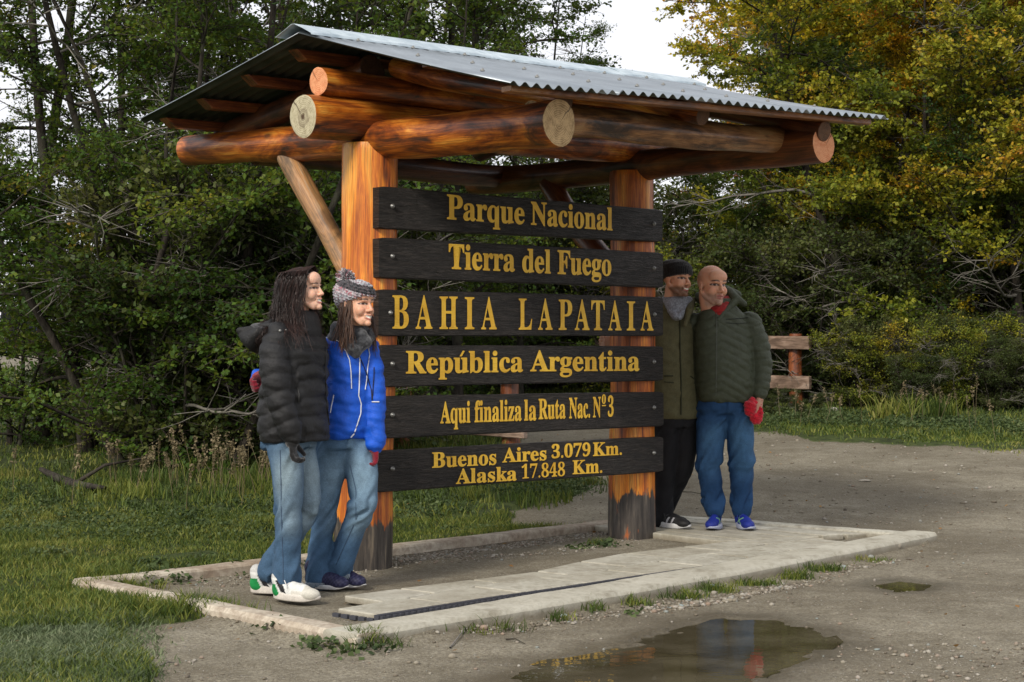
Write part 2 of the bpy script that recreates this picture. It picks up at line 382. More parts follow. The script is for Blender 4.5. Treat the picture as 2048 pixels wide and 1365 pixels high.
log('brace', S(-.01, -.08, 1.58), S(-.01, -.74, 2.36), .062, .066, M_PALE, SH_, seed=30, K=30, bend=.004)
log('brace', S(2.17, -.06, 1.62), S(2.17, -.76, 2.34), .07, .075, M_LOG_DK, SH_, seed=31, K=30)
m = Mat('corrugated_steel', .38, .5, Metallic=.85)
nz = m.noise(m.co(kind='World'), 2.4, 5, .6); n5 = m.noise(m.co((1, 1, 1), 'World'), 30, 3)
m.base(m.mix(m.math('MULTIPLY', n5, .4), m.ramp(nz, [(.35, (.27, .31, .345)), (.65, (.41, .46, .50))]), (.3, .31, .31)))
m.set(m.p, 'Roughness', m.ramp(nz, [(.3, .36), (.7, .52)]))
M_STEEL = m.m
m = Mat('shade_toned_zinc_underside', .7, .3, Metallic=.2); m.base(m.ramp(m.noise(m.co(kind='World'), 5, 4), [(.35, (.045, .050, .038)), (.65, (.085, .09, .07))])); M_UNDER = m.m  # shade beneath the roof is put into this darker zinc colour
m = Mat('ridge_flashing', .5, .5, Metallic=.5)
nz = m.noise(m.co(kind='World'), 9, 5, .7)
m.base(m.ramp(nz, [(.35, (.38, .46, .51)), (.65, (.58, .66, .70))])); M_FLASH = m.m
def sheet(ra, rb, ea, eb, f0, f1, lift, name='roof_sheet'):
    PIT = .0765; Lr = 3.13; n = int(round((f1-f0)*Lr/PIT*8)); V = []; Fc = []
    T = [0.0, .25, .5, .75, 1.0]
    for i in range(n+1):
        f = f0+(f1-f0)*i/n; ph = f*Lr/PIT*2*math.pi; h = .0115*math.sin(ph)+.0025*math.sin(2*ph)*0
        for t in T:
            p = bil(ra, rb, ea, eb, f, t); dz = h+lift+.004*math.sin(f*9+t*4)-.012*math.sin(math.pi*t)
            q = S(p[0], p[1], p[2]+dz); V.append(q)
    k = len(T); nv = len(V)
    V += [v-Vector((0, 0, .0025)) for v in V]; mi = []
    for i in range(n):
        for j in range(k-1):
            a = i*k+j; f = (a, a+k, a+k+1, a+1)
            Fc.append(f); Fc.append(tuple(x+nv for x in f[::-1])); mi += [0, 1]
        for j in (0, k-1):
            a = i*k+j; Fc.append((a, a+nv, a+k+nv, a+k))
    for j in range(k-1):
        for a in (j, n*k+j): Fc.append((a, a+1, a+1+nv, a+nv))
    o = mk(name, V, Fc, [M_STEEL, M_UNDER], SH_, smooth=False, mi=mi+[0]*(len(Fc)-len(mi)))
    bm = bmesh.new(); bm.from_mesh(o.data); bmesh.ops.recalc_face_normals(bm, faces=bm.faces); bm.to_mesh(o.data); bm.free()
    o.data.polygons.foreach_set('use_smooth', [True]*len(o.data.polygons))
    return o
M_SCREW = flat('screw_metal', (.20, .20, .19), .4)
def lathe_at(name, prof, c, axis_, mat, parent, N=12, smooth=True):
    q = Vector(axis_).to_track_quat('Z', 'Y'); V = []; Fc = []
    for (r, z_) in prof:
        for i in range(N):
            a = 2*math.pi*i/N; V.append(Vector(c)+q@Vector((r*math.cos(a), r*math.sin(a), z_)))
    for k in range(len(prof)-1):
        for i in range(N):
            j = (i+1) % N; Fc.append((k*N+i, k*N+j, (k+1)*N+j, (k+1)*N+i))
    return mk(name, V, Fc, mat, parent, smooth=smooth)
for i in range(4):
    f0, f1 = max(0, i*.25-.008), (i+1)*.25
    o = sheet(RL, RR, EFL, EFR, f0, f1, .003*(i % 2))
    for t in (.12, .42, .72):
        for ff in (.3, .8):
            f = f0+(f1-f0)*ff; ph = round((f*3.13/.0765)-.25)+.25; f = ph*.0765/3.13
            p = bil(RL, RR, EFL, EFR, f, t)
            q = S(p[0], p[1], p[2]+.014+.003*(i % 2)-.012*math.sin(math.pi*t)+.004*math.sin(f*9+t*4))
            s_ = lathe_at('screw', [(.012, -.003), (.012, .003), (.006, .004), (.006, .010), (0, .011)], q, (0.16, -.17, .96), M_SCREW, o, 8)
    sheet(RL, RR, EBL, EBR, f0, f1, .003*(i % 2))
# ridge flashing in two lengths
def ridge_cap(f0, f1, lift):
    V = []; Fc = []; n = 10
    for i in range(n+1):
        f = f0+(f1-f0)*i/n; w1 = .155
        for (t, dz) in ((-w1, .006), (-w1*.5, .018), (-.012, .030), (.012, .030), (w1*.5, .020), (w1, .006+.004*math.sin(f*40)), (w1+.002, -.004)):
            if t < 0: p = bil(RL, RR, EBL, EBR, f, -t/1.6)
            else: p = bil(RL, RR, EFL, EFR, f, t/1.6)
            V.append(S(p[0], p[1], p[2]+dz+lift+.012))
    for i in range(n):
        for j in range(6): a = i*7+j; Fc.append((a, a+7, a+8, a+1))
    nv = len(V); V += [v-Vector((0, 0, .002)) for v in V]; Fc += [tuple(x+nv for x in f[::-1]) for f in Fc[:n*6]]
    for e in (0, n):
        for j in range(6): a = e*7+j; Fc.append((a, a+1, a+1+nv, a+nv))
    return mk('ridge_cap', V, Fc, M_FLASH, SH_)
for a_i, (f0, f1, l_) in enumerate(((-.012, .40, .004), (.385, .78, 0), (.76, 1.01, .004))): ridge_cap(f0, f1, l_)
# battens under the sheets (boards laid along the roof)
M_BATTEN = wood_log('batten_wood', [(.05, .012, .005), (.14, .035, .010), (.24, .07, .018), (.34, .12, .03)], .2, rough=.55, ax=43.8).m
def obox(name, p0, p1, wdt, hgt, mat, parent, up=(0, 0, 1), chamfer=0.0, bev=.004, taper0=0):
    p0 = Vector(p0); p1 = Vector(p1); d = (p1-p0); L = d.length; d.normalize()
    side = d.cross(Vector(up)).normalized(); upv = side.cross(d).normalized(); V = []
    for z_ in (-hgt/2, hgt/2):
        for (l_, s_) in ((0, -1), (L, -1), (L, 1), (0, 1)):
            e = taper0 if (l_ == 0 and z_ < 0) else 0
            V.append(p0+d*(l_+e)+side*s_*wdt/2+upv*z_)
    o = mk(name, V, box_faces(), mat, parent, loc=tuple(p0))
    if bev: bevel_obj(o, bev, 1)
    return o
for t in (.10, .38, .66, .90):
    a = bil(RL, RR, EBL, EBR, .015, t); b = bil(RL, RR, EBL, EBR, .985, t)
    obox('batten', S(a[0]+.03, a[1], a[2]-.058), S(b[0]-.03, b[1], b[2]-.058), .085, .055, M_BATTEN, SH_, taper0=.07)
for t in (.12, .40, .66, .93):
    a = bil(RL, RR, EFL, EFR, .02 if t > .9 else .10 if t == .40 else .22, t); b = bil(RL, RR, EFL, EFR, .985, t)
    h_ = .032 if t > .9 else .026
    obox('batten', S(a[0]+.02, a[1], a[2]-.028-h_/2), S(b[0]-.02, b[1], b[2]-.028-h_/2), .075, h_, M_BATTEN if t < .9 else wood_log('eave_batten_wood', [(.10, .035, .012), (.25, .085, .02), (.36, .14, .035), (.4, .18, .05)], .1, rough=.5, ax=43.8).m, SH_)
# boards
m = Mat('black_stained_board', .55, .4)
cb = m.co((.22, .22, 1), 'World')
wv = m.noise(m.co((1.0, 1.0, 9.0), 'World'), 5, 5, .6, 1.5); w2 = m.noise(m.co((.7, .7, 10.0), 'World'), 16, 4, .7, 1.0)
n3 = m.noise(m.co(kind='World'), 3, 5, .7)
gr_ = m.math('MULTIPLY_ADD', w2, .7, m.math('MULTIPLY', wv, .5))
col = m.ramp(gr_, [(.45, (.004, .0035, .003)), (.60, (.013, .010, .008)), (.75, (.045, .036, .030))])
m.base(m.mix(m.ramp(n3, [(.55, 0.0), (.75, .35)]), col, (.06, .05, .045)))
m.set(m.p, 'Roughness', m.ramp(gr_, [(.4, .7), (.7, .38)]))
m.bump(gr_, 1.0, .022)
M_BOARD = m.m
m = Mat('mustard_letter_paint', .5, .35)
m.base(m.mix(m.ramp(m.noise(m.co((1, 1, 3), 'World'), 34, 6, .75), [(.62, 0.0), (.72, .75)]), m.ramp(m.noise(m.co(kind='World'), 9, 4), [(.35, (.60, .34, .024)), (.65, (.76, .47, .045))]), (.10, .06, .02))); m.bump(m.noise(m.co((1, 1, 9), 'World'), 16, 4), .5, .006); M_LET = m.m
PV = PL+.185*Vd; BF = 0.185          # board front plane
def bs(px):
    k = (px-1024)/F; return (PV[1]*k-PV[0])/(U[0]-U[1]*k)
def bz(px, py): return EYE+(HOR-py)*(PV[1]+U[1]*bs(px))/F
BOARDS = [(745+13, 372.5, 449+9, 1325, 420, 484.5), (758, 474.7, 557, 1326, 506, 576), (757, 579, 672.8, 1326, 594.5, 672.5),
          (757, 690.4, 775, 1326, 693.0, 762), (757, 793, 878, 1327, 784, 853), (749.5, 903, 986, 1326.5, 873.6, 943.8)]
def board(i, x0, t0, b0, x1, t1, b1):
    s0, s1 = bs(x0), bs(x1); n = 60; zt0, zb0, zt1, zb1 = bz(x0, t0), bz(x0, b0), bz(x1, t1), bz(x1, b1)
    V = []; Fc = []; th = .055; rs = i*11.3
    prof = [(0, .5, 0), (.02, 1, .0), (.25, 1, 0), (.5, 1, 0), (.75, 1, 0), (.98, 1, 0), (1, .5, 0)]
    for k in range(n+1):
        f = k/n; s_ = s0+(s1-s0)*f
        a, b = zb0+(zb1-zb0)*f+.0025*fn(f*6, rs), zt0+(zt1-zt0)*f+.0025*fn(f*7, rs+5)
        endf = .006 if k in (0, n) else 0
        ring = [(-th, a+endf), (-.007, a+endf), (0, a+.007+endf), (0, a*.5+b*.5), (0, b-.007-endf), (-.007, b-endf), (-th, b-endf)]
        for (v, z_) in ring:
            v += .0016*fn(f*9, z_*8, rs); V.append(S(s_+(.004 if k == 0 else -.004 if k == n else 0)*(v == 0), BF+v, z_))
    k7 = 7
    for k in range(n):
        for j in range(6): a = k*k7+j; Fc.append((a, a+1, a+1+k7, a+k7))
        a = k*k7+6; Fc.append((a, a-6, a-6+k7, a+k7))
    Fc.append(tuple(range(0, 7))[::-1]); Fc.append(tuple(range(n*k7, n*k7+7)))
    o = mk('sign_board', V, Fc, M_BOARD, SH_)
    bm = bmesh.new(); bm.from_mesh(o.data); bmesh.ops.recalc_face_normals(bm, faces=bm.faces); bm.to_mesh(o.data); bm.free()
    return o
M_BOLT = flat('galvanised_bolt', (.20, .20, .19), .4, Metallic=.6)
boards = []
for i, b in enumerate(BOARDS):
    o = board(i, *b); boards.append(o)
    for (px, fy) in (((785, .45), (1308, .45)) if i != 2 else ((781, .5), (1309, .45))):
        f = (px-b[0])/(b[3]-b[0]); ty = b[1]+(b[4]-b[1])*f; by = b[2]+(b[5]-b[2])*f
        s_, z_ = bs(px), bz(px, ty+(by-ty)*fy)
        lathe_at('bolt', [(.014, -.003), (.014, .003), (.009, .004), (.009, .011), (.006, .013), (0, .013)], S(s_, BF, z_), (Vd[0], Vd[1], 0), M_BOLT, o, 10)
for o, t in zip(boards, ('board reading Parque Nacional', 'board reading Tierra del Fuego', 'board reading Bahia Lapataia', 'board reading Republica Argentina', 'board reading Aqui finaliza la Ruta Nac. 3', 'lowest board with the distances to Buenos Aires and Alaska')): o['label'] = t
def bold(s):
    o = ''
    for c in s:
        if 'A' <= c <= 'Z': o += chr(0x1D400+ord(c)-65)
        elif 'a' <= c <= 'z': o += chr(0x1D41A+ord(c)-97)
        elif '0' <= c <= '9': o += chr(0x1D7CE+ord(c)-48)
        else: o += c
    return o
_gc = {}
def glyphs(s, off):
    """filled outline of the word in bold serif capitals and lower case: verts (x, y), faces, cap height .. from the font itself"""
    if (s, off) in _gc: return _gc[s, off]
    c = bpy.data.curves.new('lettering_outline', 'FONT'); c.body = bold(s); c.offset = off; c.resolution_u = 3
    o = bpy.data.objects.new('lettering_outline', c); C.objects.link(o); dg = bpy.context.evaluated_depsgraph_get(); dg.update()
    me = bpy.data.meshes.new_from_object(o.evaluated_get(dg)); V = np.array([v.co[:2] for v in me.vertices]); Fc = [tuple(p.vertices) for p in me.polygons]
    bpy.data.objects.remove(o); bpy.data.curves.remove(c); bpy.data.meshes.remove(me)
    _gc[s, off] = (V, Fc); return V, Fc
Hcap = float(glyphs('H', .012)[0][:, 1].max()); Hbase = float(glyphs('H', .012)[0][:, 1].min())
def word(acc, s, xs_, ys0, ys1, off=.014, extra=None):
    """xs_ = photo px of left and right edge; ys0=(cap top, baseline) at the left, ys1 at the right"""
    V, Fc = glyphs(s, off); x0, x1 = V[:, 0].min(), V[:, 0].max()
    s0, s1 = bs(xs_[0]), bs(xs_[1]); W = []
    shifts = ((0, 0),) if off > 0 else ((-.018, 0), (.018, .0004), (0, .0008))
    for dx, dd in shifts:
        b0 = len(acc[0])
        for (x, y) in V:
            f = (x+dx*V[:, 0].max()/len(s)*.6-x0)/(x1-x0); g = (y-Hbase)/(Hcap-Hbase)
            zt_, zb_ = bz(xs_[0], ys0[0])*(1-f)+bz(xs_[1], ys1[0])*f, bz(xs_[0], ys0[1])*(1-f)+bz(xs_[1], ys1[1])*f
            acc[0].append(S(s0+(s1-s0)*f, BF+.0028+dd, zb_+(zt_-zb_)*g))
        acc[1].extend(tuple(b0+i for i in f_) for f_ in Fc)
def quadpx(accs, pts):
    acc = accs[0] if accs is L4 else accs[-2]; b0 = len(acc[0]); acc[0].extend(S(bs(x), BF+.0028, bz(x, y)) for x, y in pts); acc[1].append(tuple(range(b0, b0+len(pts))))
def A7(x, y): return (730+x*.2979, 360+y*.2979)
def A8(x, y): return (730+x*.2979, 680+y*.2979)
def W7(accs, s, x0, x1, t0, b0, t1, b1, A=A7, off=.014, new=True):
    if new: accs.append(([], []))
    word(accs[-1], s, (A(x0, 0)[0], A(x1, 0)[0]), (A(0, t0)[1], A(0, b0)[1]), (A(0, t1)[1], A(0, b1)[1]), off)
L1, L2, L3, L4, L5, L6 = [[] for _ in range(6)]
W7(L1, 'Parque', 548, 1070, 97, 264, 145, 300); W7(L1, 'Nacional', 1112, 1660, 146, 302, 188, 341)
W7(L2, 'Tierra', 560, 1005, 430, 598, 455, 617); W7(L2, 'del', 1053, 1245, 462, 620, 470, 630); W7(L2, 'Fuego', 1290, 1652, 472, 633, 492, 645)
for ch, x0, x1 in (('B', 182, 292), ('A', 338, 450), ('H', 498, 620), ('I', 668, 732), ('A', 778, 882), ('L', 1030, 1120), ('A', 1160, 1257), ('P', 1298, 1389), ('A', 1406, 1505), ('T', 1517, 1607), ('A', 1631, 1720), ('I', 1756, 1812), ('A', 1848, 1934)):
    f = (x0-182)/1750; W7(L3, ch, x0, x1, 773+46*f, 1002+13*f, 773+46*f+1, 1002+13*f, off=.006, new=x0 in (182, 1030))
W7(L4, 'Republica', 272, 1060, 75, 227, 76, 215, A8); W7(L4, 'Argentina', 1107, 1842, 73, 212, 75, 208, A8)
quadpx(L4, [A8(632, 112), A8(648, 112), A8(668, 75), A8(655, 72)])
W7(L5, 'Aqui', 503, 705, 418, 562, 412, 556, A8); W7(L5, 'finaliza', 733, 1050, 410, 554, 402, 543, A8); W7(L5, 'la', 1066, 1149, 403, 543, 400, 540, A8)
W7(L5, 'Ruta', 1163, 1345, 397, 534, 391, 528, A8); W7(L5, 'Nac.', 1368, 1509, 390, 528, 386, 523, A8); W7(L5, 'N', 1528, 1582, 384, 521, 383, 520, A8)
W7(L5, 'o', 1588, 1615, 341, 430, 340, 428, A8, new=False); W7(L5, '3', 1628, 1667, 382, 516, 381, 515, A8)
quadpx(L5, [A8(1589, 446), A8(1615, 445), A8(1615, 437), A8(1589, 438)])
W7(L6, 'Buenos', 448, 880, 757, 860, 735, 838, A8); W7(L6, 'Aires', 920, 1217, 728, 824, 715, 808, A8); W7(L6, '3.079', 1250, 1511, 706, 797, 693, 780, A8)
W7(L6, 'Km.', 1528, 1723, 690, 781, 684, 772, A8)
W7(L6, 'Alaska', 608, 1017, 868, 968, 848, 944, A8); W7(L6, '17.848', 1050, 1340, 838, 934, 822, 915, A8, off=0); W7(L6, 'Km.', 1391, 1591, 810, 903, 800, 893, A8)
for o, accs in zip(boards, (L1, L2, L3, L4, L5, L6)):
    for acc in accs: mk('lettering', acc[0], acc[1], M_LET, o)
# the Republica accent is the small slanted bar above; the i dots come with the font

# ------------------------------------------------------------------ kerb and paving
m = Mat('pale_concrete', .85, .3)
cw = m.co(kind='World'); a1 = m.noise(cw, 2.2, 6, .7); a2 = m.noise(cw, 40, 5, .7); a3 = m.noise(cw, 7, 5, .6)
col = m.ramp(m.math('MULTIPLY_ADD', a1, .6, m.math('MULTIPLY', a2, .4)), [(.36, (.25, .235, .185)), (.5, (.43, .415, .35)), (.64, (.54, .525, .455))])
geo = m.n('SeparateXYZ', {'Vector': m.n('NewGeometry').outputs['Position']}).outputs[2]
dirtf = m.ramp(m.math('ADD', geo, m.math('MULTIPLY_ADD', a3, .08, -.04)), [(.02, .85), (.062, .0)])
col = m.mix(dirtf, col, (.14, .115, .08)); col = m.mix(m.ramp(a3, [(.56, 0.0), (.68, .55)]), col, (.13, .11, .075))
rnd = m.n('ObjectInfo').outputs['Random']; col = m.mix(m.math('MULTIPLY', rnd, .35), col, (.30, .27, .20)); m.base(col); m.bump(m.math('ADD', a2, m.math('MULTIPLY', a3, .8)), .5, .01); M_CONC = m.m
m = Mat('pinkish_timber_kerb', .85, .3)
a2 = m.noise(m.co((1, 1, 1), 'World'), 24, 5, .7); a1 = m.noise(m.co(kind='World'), 2.5, 5, .7)
m.base(m.mix(m.ramp(a2, [(.4, .5), (.6, 0.0)]), m.ramp(a1, [(.35, (.34, .28, .21)), (.6, (.54, .49, .40))]), (.16, .11, .08)))
m.bump(a2, .5, .008); M_KTIM = m.m
KERB = empty('kerb_frame', (KC['front'][0], KC['front'][1], 0), 'low pale concrete kerb framing the ground under the sign shelter', 'kerb')
def kerb(a, b, wdt, z1, mat, seed, inner, bow=0.0, h0=.07):
    a = np.array(a); b = np.array(b); d = b-a; L = np.linalg.norm(d); d = d/L; nrm = np.array((-d[1], d[0])); nrm = nrm*(1 if np.dot(nrm, np.array(inner)-a) > 0 else -1)
    n = int(L/.07); V = []; Fc = []
    for k in range(n+1):
        f = k/n; c = a+d*L*f; o0 = .014*fn(f*L*1.1, seed)+.006*fn(f*L*5, seed)+bow*math.sin(f*math.pi); o1 = wdt+.02*fn(f*L*.9, seed+9)+.006*fn(f*L*6, seed+3)
        zz = z1+.008*fn(f*L*1.3, seed+20)+.003*fn(f*L*9, seed)
        for (o_, z_) in ((o0-.004, -.08), (o0, zz-.022), (o0+.016, zz-.002), (o0+.05, zz), ((o0+o1)/2, zz+.003*fn(f*L*7, seed+40)), (o1-.03, zz), (o1-.008, zz-.004), (o1, zz-.016), (o1+.004, -.08)):
            p = c+nrm*o_; V.append((p[0], p[1], z_))
    for k in range(n):
        for j in range(8): q = k*9+j; Fc.append((q, q+1, q+10, q+9))
    Fc.append(tuple(range(9))); Fc.append(tuple(range(n*9, n*9+9))[::-1])
    o = mk('kerb', V, Fc, mat, KERB)
    bm = bmesh.new(); bm.from_mesh(o.data); bmesh.ops.recalc_face_normals(bm, faces=bm.faces); bm.to_mesh(o.data); bm.free(); return o
ctr = np.mean([KC[k] for k in KC], axis=0)
e1 = np.array(KC['right'])-np.array(KC['front']); LF = np.linalg.norm(e1); e1 = e1/LF; e2 = np.array((-e1[1], e1[0]))
kerb(KC['front'], KC['right'], .205, .07, M_CONC, 1, ctr, bow=-.075)
kerb(np.array(KC['left']), np.array(KC['front'])+(-.003, .004), .13, .066, M_KTIM, 2, ctr)
kerb(np.array(KC['back'])+(-.02, .02), np.array(KC['left'])+(.02, .03), .14, .064, M_KTIM, 3, ctr)
kerb(np.array(KC['right'])+(-.02, .01), np.array(KC['back'])+(.02, -.02), .14, .062, M_CONC, 4, ctr)
def eq(px, py, z_=.05):
    p = np.array(G(px, py, z_))-np.array(KC['front']); return float(p@e1), float(p@e2)
PAV = empty('paving', (KC['front'][0]+.5, KC['front'][1]+.6, 0), 'two rows of pale rectangular paving slabs inside the kerb', 'paving')
M_RUB = flat('grey_rubber_edge', (.045, .047, .058), .6)
def slab(name, pts, z1, mat, parent, th=.035, bev=.005, jit=.003):
    jz = random.uniform(-jit, jit)
    V = [(p[0], p[1], z1-th+jz) for p in pts]+[(p[0], p[1], z1+jz+random.uniform(-.002, .002)) for p in pts]
    c = np.mean([(p[0], p[1], z1) for p in pts], axis=0)
    a = np.array(pts); ar = sum(a[i][0]*a[(i+1) % len(a)][1]-a[(i+1) % len(a)][0]*a[i][1] for i in range(len(a)))
    o = mk(name, V, box_faces(), mat, parent, loc=tuple(c)); 
    bevel_obj(o, bev, 1); return o
def EP(a, b): q = np.array(KC['front'])+e1*a+e2*b; return (q[0], q[1])
def pline(pts):
    q = np.array([eq(*p) for p in pts]); return lambda a: np.interp(a, q[:, 0], q[:, 1])
row0 = pline([(750, 1231), (973, 1196), (1110, 1177), (1247, 1156), (1400, 1134), (1541, 1109), (1690, 1084)])
rowM = pline([(715, 1212), (1008, 1164), (1178, 1146), (1400, 1110), (1540, 1088), (1720, 1072)])
rowT = pline([(706, 1190), (871, 1168), (1042, 1150), (1213, 1112), (1400, 1091), (1440, 1085), (1742, 1062)])
A0 = eq(750, 1231); A1 = eq(1541, 1109); B0 = eq(706, 1196)
a = A0[0]; k = 0
while a < 4.25:
    b = min(a+.47, 4.4); g = .011
    lo = lambda q: max(row0(q), .235); mid = lambda q: max(rowM(q), lo(q)+.06)
    if lo(b)+.1 > rowT(b)-.06: break
    slab('slab', [EP(a+g, lo(a)), EP(b-g, lo(b)), EP(b-g, mid(b)-g), EP(a+g, mid(a)-g)], .055, M_CONC, PAV)
    a2 = a+.2; b2 = min(b+.2, 4.45)
    if k == 0: a2 = B0[0]
    slab('slab', [EP(a2+g, mid(a2)+g), EP(b2-g, mid(b2)+g), EP(b2-g, rowT(b2)), EP(a2+g, rowT(a2))], .053, M_CONC, PAV)
    a = b; k += 1
# toothed rubber edge along the front row
V = []; Fc = []
def addbox(V, Fc, pts, z0, z1):
    b0 = len(V); V += [(p[0], p[1], z0) for p in pts]+[(p[0], p[1], z1) for p in pts]; Fc += box_faces(b0)
a = A0[0]-.01
while a < A1[0]:
    r = row0(a); addbox(V, Fc, [EP(a, r-.032), EP(a+.075, r-.032), EP(a+.075, r-.004), EP(a, r-.004)], .018, .053)
    for q in (.008, .045): addbox(V, Fc, [EP(a+q, r-.050), EP(a+q+.02, r-.050), EP(a+q+.02, r-.0325), EP(a+q, r-.0325)], .020, .049)
    a += .0765
for q in np.arange(0, .26, .055):
    r = row0(A0[0])+q; addbox(V, Fc, [EP(A0[0]-.014, r), EP(A0[0]+.004, r), EP(A0[0]+.004, r+.04), EP(A0[0]-.014, r+.04)], .018, .036)
tag(mk('rubber_edge', V, Fc, M_RUB, PAV), kind='stuff')
DECK = empty('board_deck', (*G(1440, 1070, .05), 0), 'deck of pale boards under the two men at the right end of the kerb', 'deck')
l0, l1, r0, r1 = (np.array(G(*p, .05)) for p in ((1172, 1051), (1437, 1083), (1345, 1026), (1740, 1066)))
nb = 6
for i in range(nb):
    t0, t1 = i/nb+.012, (i+1)/nb-.012
    pa, pb = l0+(r0-l0)*t0, l0+(r0-l0)*t1; qa, qb = l1+(r1-l1)*t0, l1+(r1-l1)*t1
    slab('plank', [tuple(pa), tuple(qa), tuple(qb), tuple(pb)], .050, M_CONC, DECK, th=.04)
# ------------------------------------------------------------------ trees
def leaf_mat(name, stops, trans=.42, high=0.0):
    m = Mat(name, .55, .3)
    t = m.attr('tint'); rnd = m.n('ObjectInfo').outputs['Random']
    big = m.noise(m.co(kind='World'), .9, 3, .6)
    f = m.math('ADD', m.math('MULTIPLY_ADD', t, .55, m.math('MULTIPLY_ADD', big, 1.1, -.38)), m.math('MULTIPLY_ADD', rnd, .24, -.12))
    if high:
        zz = m.n('SeparateXYZ', {'Vector': m.n('NewGeometry').outputs['Position']}).outputs[2]; f = m.math('ADD', f, m.math('MULTIPLY', m.math('SUBTRACT', zz, 2.0), high))
    col = m.ramp(f, stops); m.base(col)
    tr = m.n('BsdfTranslucent', {'Color': m.mix(.5, col, (.20, .22, .02))})
    mxs = m.n('MixShader', {0: trans}); m.nt.links.new(m.p.outputs[0], mxs.inputs[1]); m.nt.links.new(tr.outputs[0], mxs.inputs[2])
    m.nt.links.new(mxs.outputs[0], m.nt.nodes['Material Output'].inputs[0])
    return m.m
GREEN = [(.12, (.020, .048, .012)), (.38, (.042, .095, .015)), (.58, (.085, .155, .020)), (.78, (.17, .19, .022)), (.98, (.42, .19, .015))]
OLIVE = [(.10, (.026, .052, .010)), (.30, (.090, .135, .016)), (.46, (.20, .235, .022)), (.66, (.38, .34, .026)), (.84, (.50, .27, .020)), (1.0, (.45, .08, .014))]
YELLOW = [(.10, (.060, .105, .012)), (.30, (.20, .26, .020)), (.48, (.44, .42, .024)), (.68, (.68, .47, .020)), (.90, (.66, .26, .012)), (1.0, (.5, .08, .015))]
RUST = [(.10, (.030, .050, .012)), (.32, (.09, .10, .018)), (.46, (.26, .15, .020)), (.60, (.45, .13, .018)), (.82, (.52, .06, .022)), (1.0, (.5, .04, .04))]
BUSH = [(.10, (.020, .036, .012)), (.45, (.055, .085, .022)), (.7, (.12, .14, .04)), (1.0, (.22, .20, .07))]
M_LG, M_LO, M_LY, M_LR, M_LB = (leaf_mat(n_, st, high=h_) for n_, st, h_ in (('green_leaves', GREEN, 0), ('olive_autumn_leaves', OLIVE, .055), ('yellow_autumn_leaves', YELLOW, .05), ('rust_autumn_leaves', RUST, .04), ('shrub_leaves', BUSH, 0)))
def bark_mat(name, c0, c1, sc_=14):
    m = Mat(name, .9, .2)
    v = m.co((1, 1, .3)); n_ = m.noise(v, sc_, 6, .7, .5); mo = m.noise(m.co(), 3, 4, .6)
    col = m.ramp(n_, [(.35, c0), (.65, c1)]); m.base(m.mix(m.ramp(mo, [(.5, 0.0), (.7, .5)]), col, (.10, .11, .07)))
    m.bump(n_, .8, .03); return m.m
M_BARK = bark_mat('grey_brown_bark', (.012, .010, .008), (.055, .046, .037))
M_TWIG = bark_mat('dark_twig_bark', (.022, .018, .014), (.075, .062, .050), 6)
M_DEAD = bark_mat('bleached_dead_wood', (.09, .082, .072), (.27, .25, .22), 8)

class Tubes:
    def __init__(s): s.V = []; s.F = []; s.n = 0
    def add(s, pts, rad, N):
        pts = np.asarray(pts, float); k = len(pts); d = np.gradient(pts, axis=0); d /= np.linalg.norm(d, axis=1)[:, None]+1e-9
        ref = np.where(np.abs(d[:, 2:3]) > .9, np.array([[1., 0, 0]]), np.array([[0, 0, 1.]]))
        a = np.cross(d, ref); a /= np.linalg.norm(a, axis=1)[:, None]+1e-9; b = np.cross(d, a)
        t = np.arange(N)*2*np.pi/N
        ring = pts[:, None]+np.asarray(rad)[:, None, None]*(a[:, None]*np.cos(t)[None, :, None]+b[:, None]*np.sin(t)[None, :, None])
        s.V.append(ring.reshape(-1, 3)); I = np.arange(k*N).reshape(k, N)+s.n; J = np.roll(I, -1, axis=1)
        s.F.append(np.stack([I[:-1].ravel(), J[:-1].ravel(), J[1:].ravel(), I[1:].ravel()], 1)); s.n += k*N
    def get(s): return np.concatenate(s.V), np.concatenate(s.F)
def path(rs, p, d, L, n, wob, up=0.0, grav=0.0):
    """crooked path of n+1 points"""
    pts = [np.array(p, float)]; d = np.array(d, float); d /= np.linalg.norm(d)
    for i in range(n):
        d = d+rs.normal(0, wob, 3)+np.array((0, 0, up-grav*i/n)); d /= np.linalg.norm(d); pts.append(pts[-1]+d*L/n)
    return np.array(pts), d
def leaves_at(rs, pts, size, tint, spread=.03, flat=.45):
    """diamond leaves on points: verts (n*4,3), tint"""
    n = len(pts); c = pts+rs.normal(0, spread, (n, 3))*np.array((1, 1, .7))
    nrm = rs.normal(0, flat, (n, 3)); nrm[:, 2] += 1; nrm /= np.linalg.norm(nrm, axis=1)[:, None]
    a = rs.normal(0, 1, (n, 3)); a -= (a*nrm).sum(1)[:, None]*nrm; a /= np.linalg.norm(a, axis=1)[:, None]; b = np.cross(nrm, a)
    L = size*rs.uniform(.7, 1.3, (n, 1)); W = L*.38
    return np.stack([c-a*L*.5, c+b*W-a*L*.05+nrm*L*.08, c+a*L*.5, c-b*W-a*L*.05+nrm*L*.08], 1).reshape(-1, 3), np.repeat(np.clip(tint, 0, 1), 4)
